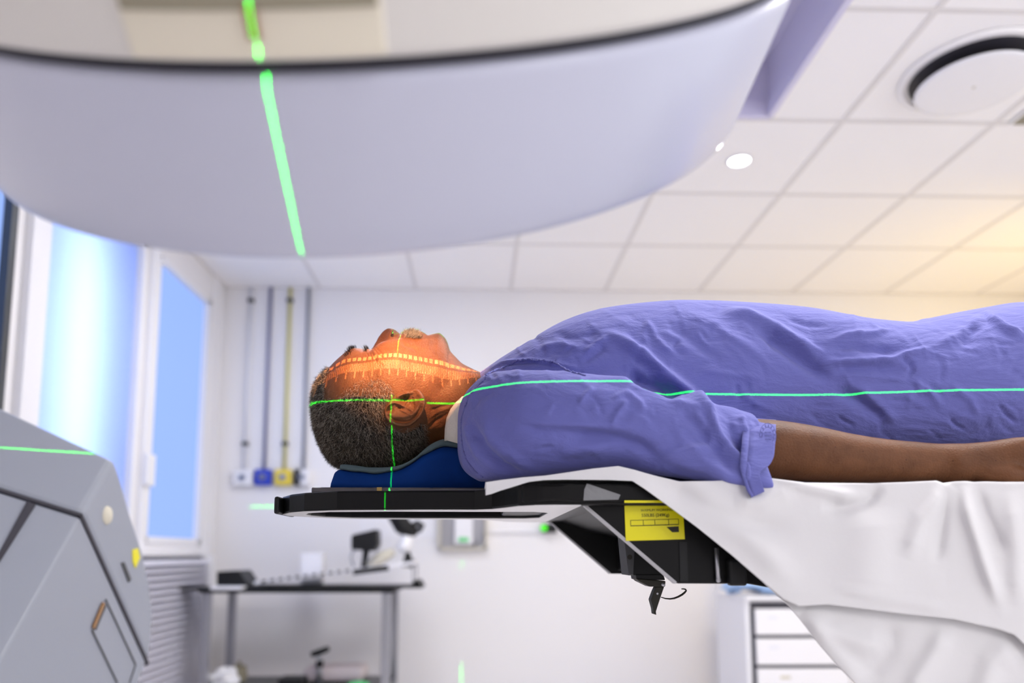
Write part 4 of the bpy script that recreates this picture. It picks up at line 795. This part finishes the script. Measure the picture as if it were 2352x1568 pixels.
Hq = fin(Vh); inh = inpoly(Hq, hp); dh = pdist(Hq, hp); sd = np.where(inh, dh, -dh)
Nf = gnormal(Gh).reshape(-1, 3); Nf = Nf if np.mean(np.sum(Nf*(Vh-c0), 1)) > 0 else -Nf
# scalp cap: shell over the inner part of the hair area
fc = []; idx = np.arange(len(Vh)).reshape(G.shape[:2]); core = (sd > 7).reshape(G.shape[:2])
wgt = np.clip((sd-5)/25, 0, 1)
thin = np.clip((922-Hq[:, 1])/34, 0, 1)*np.clip((Hq[:, 0]-770)/20, 0, 1)      # sparse temple
core &= (thin < .35).reshape(core.shape)
CV = Vh+Nf*(.0002+.0026*wgt)[:, None]
hair_m = mat('grey_black_hair', (.035, .027, .022), .65, spec=.15, attr='hair_color')
hm = MB(); hcol = []
use = {}
def vid(i):
    if i not in use: use[i] = len(hm.v); hm.v.append(tuple(CV[i])); hcol.append((.008, .006, .005, 1))
    return use[i]
for i in range(core.shape[0]-1):
    for j in range(NA):
        k = (j+1) % NA
        if core[i, j] and core[i, k] and core[i+1, j] and core[i+1, k]: hm.f.append((vid(idx[i, j]), vid(idx[i, k]), vid(idx[i+1, k]), vid(idx[i+1, j])))
# area weights for even growth
gx = np.linalg.norm(np.cross(np.gradient(Gh, axis=0), np.roll(Gh, -1, 1)-Gh), axis=-1).ravel()
def strands(mb, cols, n, prob, length, width, colf, dirf, root_out=0, jit=.35, cv=None):
    pr = prob*gx; pr = pr/pr.sum(); pick = rng.choice(len(Vh), n, p=pr)
    for i in pick:
        nrm = Nf[i]; p = (CV if cv is None else cv)[i]+rng.normal(0, .0004, 3); d = dirf(i, nrm)+rng.normal(0, jit, 3); d /= np.linalg.norm(d)
        L_ = length*rng.uniform(.6, 1.25); c = colf(i); bend = rng.normal(0, .25, 3); w = width*rng.uniform(.75, 1.2)
        a = np.cross(d, [.3, .2, .9]); a /= np.linalg.norm(a)+1e-9; b2 = np.cross(d, a); o = len(mb.v)
        for s_, ww in ((0, 1), (.5, .85), (1, .2)):
            q_ = p+d*L_*s_+bend*L_*.35*s_*s_-nrm*L_*.18*s_*s_
            for k in range(3): an = 2.094*k; mb.v.append(tuple(q_+w*ww*(math.cos(an)*a+math.sin(an)*b2))); cols.append(c)
        for s_ in range(2):
            for k in range(3): mb.f.append((o+3*s_+k, o+3*s_+(k+1) % 3, o+3*s_+3+(k+1) % 3, o+3*s_+3+k))
def hcolf(i):
    g = rng.random(); lo = np.clip((Hq[i, 1]-905)/150, 0, 1); lf_ = np.clip((800-Hq[i, 0])/70, 0, 1)
    if g < .58*(1-lo*.7)*(1-.35*lf_): v = rng.uniform(.22, .60); return (v, v*.88, v*.74, 1)
    if g < .80: v = rng.uniform(.05, .17); return (v, v*.76, v*.55, 1)
    return (.012, .010, .009, 1)
flow = np.array([-.05, 0, -.55])
prob = np.where(sd > -3, np.clip((sd+3)/10, .05, 1), 0)*np.where(thin > 0, 1-.72*thin, 1)
strands(hm, hcol, 46000, prob, .0088, .000135, hcolf, lambda i, n: n*.42+flow*(1-.5*abs(n[2]))+np.array([.25 if Hq[i, 0] > 830 else -.1, 0, 0]))
def finish(mb, cols, nm, m_, par):
    o = mb.build(nm, m_, par, recalc=False); a = o.data.color_attributes.new('hair_color', 'FLOAT_COLOR', 'POINT'); a.data.foreach_set('color', np.array(cols, 'f').ravel()); o['kind'] = 'stuff'; return o
finish(hm, hcol, 'hair', hair_m, man)
def tuft(nm, n, w, length, width, colf, dirf, jit):
    mb = MB(); cols = []; strands(mb, cols, n, w, length, width, colf, dirf, jit=jit, cv=Vh); return finish(mb, cols, nm, hair_m, man)
dk = lambda i: (.004, .0035, .003, 1)
tuft('eyebrow', 420, np.where(frontm, np.exp(-((xpx-815-(dyv-.03)*-200)/5.5)**2)*(dyv > .014)*(dyv < .052), 0), .0066, .00019, dk, lambda i, n: n*.9+np.array([-.3, 0, .5]), .3)
tuft('eyelashes', 150, np.where(frontm, np.exp(-((xpx-848)/3)**2)*(dyv > .018)*(dyv < .045), 0), .0085, .00018, dk, lambda i, n: n*.5+np.array([-.45, 0, .9]), .12)
def mcol(i): v = rng.uniform(.25, .62) if rng.random() < .72 else rng.uniform(.03, .1); return (v, v*.93, v*.82, 1)
tuft('moustache', 4200, np.where(frontm, np.exp(-((xpx-(939+np.clip(dyv-.008, 0, 1)*560))/15)**4)*(dyv < .036)*(1+dyv*60), 0), .0092, .00016, mcol, lambda i, n: n*.75+np.array([.55, (-.5 if Vh[i, 1] < YM else .5)*min(1, dyv[i]/.02), .15]), .22)
i_ = np.argmin(np.hypot(Pn[:, 0]-906, Pn[:, 1]-766)+(Vh[:, 1] > YM)*99); nc = Vh[i_]; MB().loft([[nc+np.array([a*.0, 0, 0])+np.array([.62, 0, .78])*(.0066*sr*math.cos(q_))+np.array([-.55, .5, .35])*(.0044*sr*math.sin(q_))+np.array([.35, -.75, .3])*h_ for q_ in np.linspace(0, 2*math.pi, 20, endpoint=False)] for a, sr, h_ in ((0, .5, -.004), (0, 1, -.0015), (0, .95, .0004), (0, .5, .0009))]).build('nostril', K['nostril'], man, smooth=1)  # dark solid set in the nose imitates the shade inside the nostril
tuft('stubble', 2200, np.where((xpx > 900) & (xpx < 1035) & (Nf[:, 1] < .2) & (Hq[:, 1] < 905) & (Hq[:, 1] > 775), 1, 0), .0007, .00009, mcol, lambda i, n: n, .3)
# ---- undershirt collar
shm = MB(); ringsA = []
cp = [(1022, 1012), (1023, 985), (1027, 960), (1036, 940), (1048, 925), (1062, 912)]
def collar(off):
    L = []
    for px, py in cp: L.append(at(px+off, py+off*.2, YM-.0645-.0006*off-.006*(1-abs(py-970)/60)))
    return L
A, B2 = collar(0), collar(34)
full = lambda L: L+[(p[0], 2*YM-p[1], p[2]) for p in L[::-1]]
shm.loft([full(A), full([p+np.array([.004, -.003, 0]) for p in A]), full(B2)], caps=False, closed=False)
shm.build('undershirt_collar', K['shirt'], man, smooth=1, solid=.003)
# ---- gown: torso and sleeves fused, then folded
gm = MB(); R_ = []
x0 = at(1100, 930, YM)[0]
near_w = [(x0, .070), (at(1140, 900, 1.05)[0], .105), (at(1250, 900, 1.03)[0], .14), (at(1400, 900, 1.03)[0], .150), (at(1520, 900, 1.03)[0], .146), (at(1700, 900, 1.03)[0], .140), (at(1850, 900, 1.03)[0], .138), (at(2000, 900, 1.03)[0], .156), (at(2200, 900, 1.03)[0], .178), (at(2352, 900, 1.03)[0], .185), (1.3, .185), (1.5, .17)]
for x in np.concatenate([[x0-.012, x0-.006], np.linspace(x0, 1.45, 90)]):
    zt2 = float(interp(x, gX, gZ)); w_ = float(interp(max(x, x0), *zip(*near_w))); zb2 = .1005
    if x < x0: k = (x-x0+.012)/.012*.5+.4; zt2 = .2+(zt2-.2)*k; w_ *= k; zb2 = .15
    else: zb2 = .1005+.05*max(0, 1-(x-x0)/.05)
    R_.append(ringx(x, YM, (zt2+zb2)/2, w_, (zt2-zb2)/2, 72, 2.25))
gm.loft(R_)
slv = [(1051, 955, 1038, 1.100, .010), (1056, 930, 1062, 1.090, .028), (1066, 908, 1080, 1.080, .040), (1085, 885, 1096, 1.068, .050), (1110, 866, 1106, 1.052, .058), (1150, 855, 1103, 1.035, .062), (1200, 853, 1096, 1.018, .064), (1300, 856, 1086, 1.006, .064), (1400, 870, 1078, 1.000, .062), (1500, 893, 1095, .996, .060), (1600, 924, 1117, .992, .058), (1680, 940, 1131, .986, .052), (1728, 951, 1136, .984, .044)]
SL = np.array([[at((a), (t_+b_)/2, y)[0], y, at(a, t_, y)[2], at(a, b_, y)[2], hw] for a, t_, b_, y, hw in slv]); si = np.linspace(0, 1, len(SL)); sq = np.linspace(0, 1, 70)
SI = np.stack([interp(sq, si, SL[:, k]) for k in range(5)], 1)
for sgn in (1, -1):
    gm.loft([[(p[0], p[1] if sgn > 0 else 2*YM-p[1], p[2]) for p in ringx(x, y, (za+zb3)/2, hw, (za-zb3)/2, 56, 2.15, -.062*float(np.clip((x-at(1420, 1000, 1)[0])/.12, 0, 1)))] for x, y, za, zb3, hw in SI])
gme = voxel(gm, .0030, 10)
gv, gn = verts(gme), norms(gme); gq = proj(gv); dsp = np.zeros(len(gv))
near_ = np.clip((.35-gn[:, 1])*2.5, 0, 1)
GF = [([(1384, 760), (1430, 784), (1476, 816), (1530, 864), (1578, 898), (1629, 942), (1650, 985)], 13, .012), ([(1440, 856), (1480, 880), (1517, 893), (1565, 918)], 13, -.0125), ([(1364, 867), (1432, 877), (1510, 901), (1578, 932), (1640, 952)], 9, .006),
    ([(1119, 847), (1153, 832), (1221, 826), (1262, 832), (1306, 841), (1347, 850)], 3.5, .0028), ([(1125, 853), (1153, 838), (1221, 832), (1306, 846)], 3, -.0022), ([(1340, 816), (1362, 794), (1400, 772)], 6, .004), ([(1335, 835), (1365, 812), (1395, 792)], 9, -.004), ([(1230, 800), (1280, 790), (1340, 800)], 7, .003), ([(1270, 765), (1310, 775), (1350, 770), (1384, 760)], 8, -.003),
    ([(1330, 932), (1345, 905), (1365, 890)], 6, .0035), ([(1345, 945), (1395, 930), (1442, 918)], 6, .003), ([(1400, 976), (1425, 940), (1445, 915)], 6, .0035), ([(1400, 920), (1440, 900), (1470, 925), (1485, 950)], 7, .0035), ([(1255, 952), (1272, 925)], 5, .002), ([(1440, 960), (1470, 955), (1500, 975)], 6, .0025), ([(1350, 900), (1375, 925), (1385, 960)], 5, -.002),
    ([(1184, 955), (1245, 972), (1340, 976), (1425, 983), (1480, 975)], 9, .0035), ([(1180, 972), (1245, 990), (1340, 992), (1425, 996)], 12, -.004), ([(1290, 1013), (1350, 1003), (1408, 1006), (1470, 1022), (1524, 1064)], 16, -.0075), ([(1280, 1040), (1340, 1028), (1400, 1032)], 14, .004), ([(1510, 1052), (1580, 1038), (1650, 1020)], 12, .005), ([(1524, 1070), (1560, 1085), (1640, 1100)], 12, -.004),
    ([(1629, 945), (1646, 993), (1680, 1035), (1714, 1074), (1722, 1122)], 9, .0065), ([(1610, 960), (1626, 1010), (1665, 1055), (1696, 1090)], 10, -.006), ([(1560, 940), (1600, 975), (1620, 1020)], 9, -.004), ([(1590, 940), (1625, 985), (1640, 1030)], 8, .004), ([(1670, 960), (1690, 1010), (1716, 1050)], 8, -.004), ([(1560, 1000), (1620, 1060), (1690, 1110)], 10, .003), ([(1700, 950), (1716, 1000)], 6, .003),
    ([(1082, 965), (1095, 1000), (1112, 1030), (1153, 1071), (1204, 1093)], 10, -.007), ([(1066, 960), (1078, 1005), (1095, 1040), (1120, 1068)], 8, .004), ([(1105, 950), (1125, 1000), (1160, 1040), (1230, 1078)], 12, .004), ([(1075, 930), (1090, 900), (1120, 880)], 5, .003), ([(1085, 940), (1100, 915), (1140, 893)], 6, -.0025),
    ([(1650, 711), (1716, 723), (1783, 753), (1836, 789), (1889, 829)], 11, .008), ([(1735, 745), (1785, 780), (1830, 815), (1882, 852), (1915, 874)], 17, -.011), ([(1889, 831), (1948, 830), (2015, 828), (2048, 826), (2081, 814), (2147, 796)], 7, .0065), ([(1905, 850), (1960, 845), (2020, 846), (2060, 846), (2085, 838)], 10, -.005), ([(1909, 778), (1948, 769), (2001, 766), (2040, 758)], 6, .004), ([(1900, 800), (1960, 795), (2030, 805), (2070, 806)], 10, -.005), ([(2064, 815), (2092, 835), (2096, 850), (2080, 870)], 5, -.004),
    ([(2270, 718), (2280, 735), (2313, 757), (2352, 770)], 8, .007), ([(2236, 742), (2226, 770), (2220, 800)], 16, -.006), ([(2147, 796), (2200, 770), (2262, 724)], 10, .004), ([(1909, 892), (1965, 912), (2015, 945), (2033, 968)], 15, -.007), ([(1965, 885), (2025, 940), (2065, 975)], 12, .005), ([(1922, 954), (1938, 966), (1962, 978)], 3.5, -.003), ([(2180, 958), (2196, 976), (2218, 988)], 4, -.0035), ([(2292, 925), (2312, 952), (2340, 974)], 4.5, -.004), ([(2090, 870), (2140, 905), (2165, 940)], 8, .003), ([(2130, 880), (2170, 910)], 6, -.0025), ([(2180, 880), (2230, 920), (2250, 960)], 8, .003), ([(1915, 858), (2010, 866), (2080, 874)], 4, .002),
    ([(1560, 715), (1640, 745), (1720, 800), (1780, 850)], 14, .0035), ([(1540, 740), (1600, 790), (1660, 830)], 12, -.003), ([(1500, 770), (1530, 800), (1560, 812)], 7, .003), ([(1560, 770), (1545, 805), (1580, 815)], 6, -.0025), ([(1480, 735), (1500, 760), (1505, 780)], 7, .003), ([(1600, 850), (1680, 860), (1760, 870)], 9, .0025), ([(1700, 900), (1740, 930), (1790, 945)], 8, .0025), ([(1690, 880), (1700, 920)], 6, -.003), ([(1900, 750), (1850, 745), (1800, 728)], 6, -.003), ([(1830, 770), (1870, 800), (1900, 815)], 6, .003)]
for pts, w_, a_ in GF: dsp += field(None, pts, w_, a_*(1.25 if abs(a_) > .006 else 1.1), gq)
# small random creases
g2 = np.random.default_rng(21)
for _ in range(230):
    c_ = np.array([g2.uniform(1100, 2380), 0]); c_[1] = g2.uniform(725, 1060); an = g2.normal(.55, .7); L_ = g2.uniform(25, 95); d_ = np.array([math.cos(an), math.sin(an)])*L_/2; pn = np.array([-d_[1], d_[0]])*g2.normal(0, .25)
    sel = np.linalg.norm(gq-c_, axis=1) < L_+20
    if sel.any(): dsp[sel] += field(None, [c_-d_, c_+pn, c_+d_], g2.uniform(3, 7.5), g2.choice([-1, 1])*g2.uniform(.0005, .0016), gq[sel])
gv = gv+gn*(dsp*near_)[:, None]
gme.vertices.foreach_set('co', gv.ravel()); gme.update(); gme.materials.clear()
gown = link('gown', gme, K['gown'], man, smooth=1)
gown['label'] = 'blue violet cotton gown'
# cuff: open hem of the near sleeve
def cuff_ring(pts): return [at(a, b, y) for a, b, y in pts]
c_in = [(1716, 957, .98), (1716, 985, .938), (1714, 1020, .921), (1711, 1050, .914), (1709, 1075, .909), (1712, 1100, .908), (1720, 1125, .903), (1731, 1141, .903), (1722, 1136, .93), (1716, 1120, 1.0), (1716, 1090, 1.035), (1716, 1020, 1.042), (1716, 970, 1.02)]
c_out = [(1782, 962, .98), (1782, 985, .940), (1780, 1020, .926), (1777, 1050, .920), (1768, 1068, .914), (1744, 1084, .908), (1748, 1104, .902), (1756, 1129, .900), (1752, 1124, .918), (1775, 1100, .99), (1782, 1080, 1.03), (1782, 1020, 1.04), (1782, 975, 1.018)]
def resamp(L, n=78):
    P_ = np.array(cuff_ring(L)); P_ = np.vstack([P_, P_[:1]]); t_ = np.linspace(0, 1, len(P_)); tn = np.linspace(0, 1, n, endpoint=False); return np.stack([np.interp(tn, t_, P_[:, k]) for k in range(3)], 1)
ci, co = resamp(c_in), resamp(c_out)
for _ in range(3): ci = (np.roll(ci, 1, 0)+2*ci+np.roll(ci, -1, 0))/4; co = (np.roll(co, 1, 0)+2*co+np.roll(co, -1, 0))/4
rings = [list(ci+(co-ci)*k) for k in (-.15, 0, .07, .085, .10, .3, .6, .9, .94, 1.0)]
rings[3] = list(np.array(rings[3])+np.array([0, .0012, 0]))
cf = MB().loft(rings, caps=False).build('sleeve_cuff', K['gown'], gown, smooth=1, solid=.0016)
# faint round laundry stamp on the cuff
sc = at(1763, 1001, .929); st = MB()
for r_ in (.0155, .0105):
    for k in range(48):
        a0, a1 = 2*math.pi*k/48, 2*math.pi*(k+1)/48
        st.add([sc+np.array([math.cos(a)*(r_+d_)*.62, -.001-.0012*math.cos(a), math.sin(a)*(r_+d_)]) for a, d_ in ((a0, 0), (a1, 0), (a1, .0009), (a0, .0009))], [(0, 1, 2, 3)])
for k in range(14):
    a0 = 2*math.pi*k/14; st.add([sc+np.array([math.cos(a)*r_*.62, -.001-.0012*math.cos(a), math.sin(a)*r_]) for a, r_ in ((a0, .0117), (a0+.16, .0117), (a0+.16, .0145), (a0, .0145))], [(0, 1, 2, 3)])
for k in range(-1, 2): st.add([sc+np.array([x_, -.0015, k*.0045+z_]) for x_, z_ in ((-.0042, -.0008), (.0042, -.0008), (.0042, .0008), (-.0042, .0008))], [(0, 1, 2, 3)])
st.build('laundry_stamp', K['seam'], gown, solid=.0003)
# rough seams: neck edge and shoulder seam
def seam_tube(pts, r, nm):
    P_ = np.array(pts); tn = np.linspace(0, 1, 90); t_ = np.linspace(0, 1, len(P_)); Q_ = np.stack([interp(tn, t_, P_[:, k]) for k in range(3)], 1)
    g3 = np.random.default_rng(len(pts)); Q_[:, 2] += g3.normal(0, .0006, 90); Q_[:, 1] += g3.normal(0, .0005, 90)
    MB().tube(Q_, r*(1+g3.uniform(-.35, .35, 90)), 8).build(nm, K['seam'], gown, smooth=1)
def snap(px, py, out=.0005):                 # nearest visible gown vertex to a side-view point
    d2 = (gq[:, 0]-px)**2+(gq[:, 1]-py)**2; c = np.where((d2 < 120) & (gn[:, 1] < .2))[0]
    if len(c) == 0: c = np.argsort(d2)[:6]
    i = c[np.argmin(gv[c, 1])]; v = gv[i].copy(); v[1] -= out; return v
seam_tube([snap(*p) for p in ((1106, 862), (1119, 849), (1153, 833), (1190, 828), (1221, 828), (1262, 835), (1306, 843), (1345, 852))], .0014, 'shoulder_seam')
seam_tube([snap(*p) for p in ((1108, 862), (1090, 884), (1070, 910), (1057, 935), (1050, 965), (1050, 1000), (1055, 1040), (1068, 1070), (1085, 1090), (1108, 1106))], .0014, 'neck_seam')
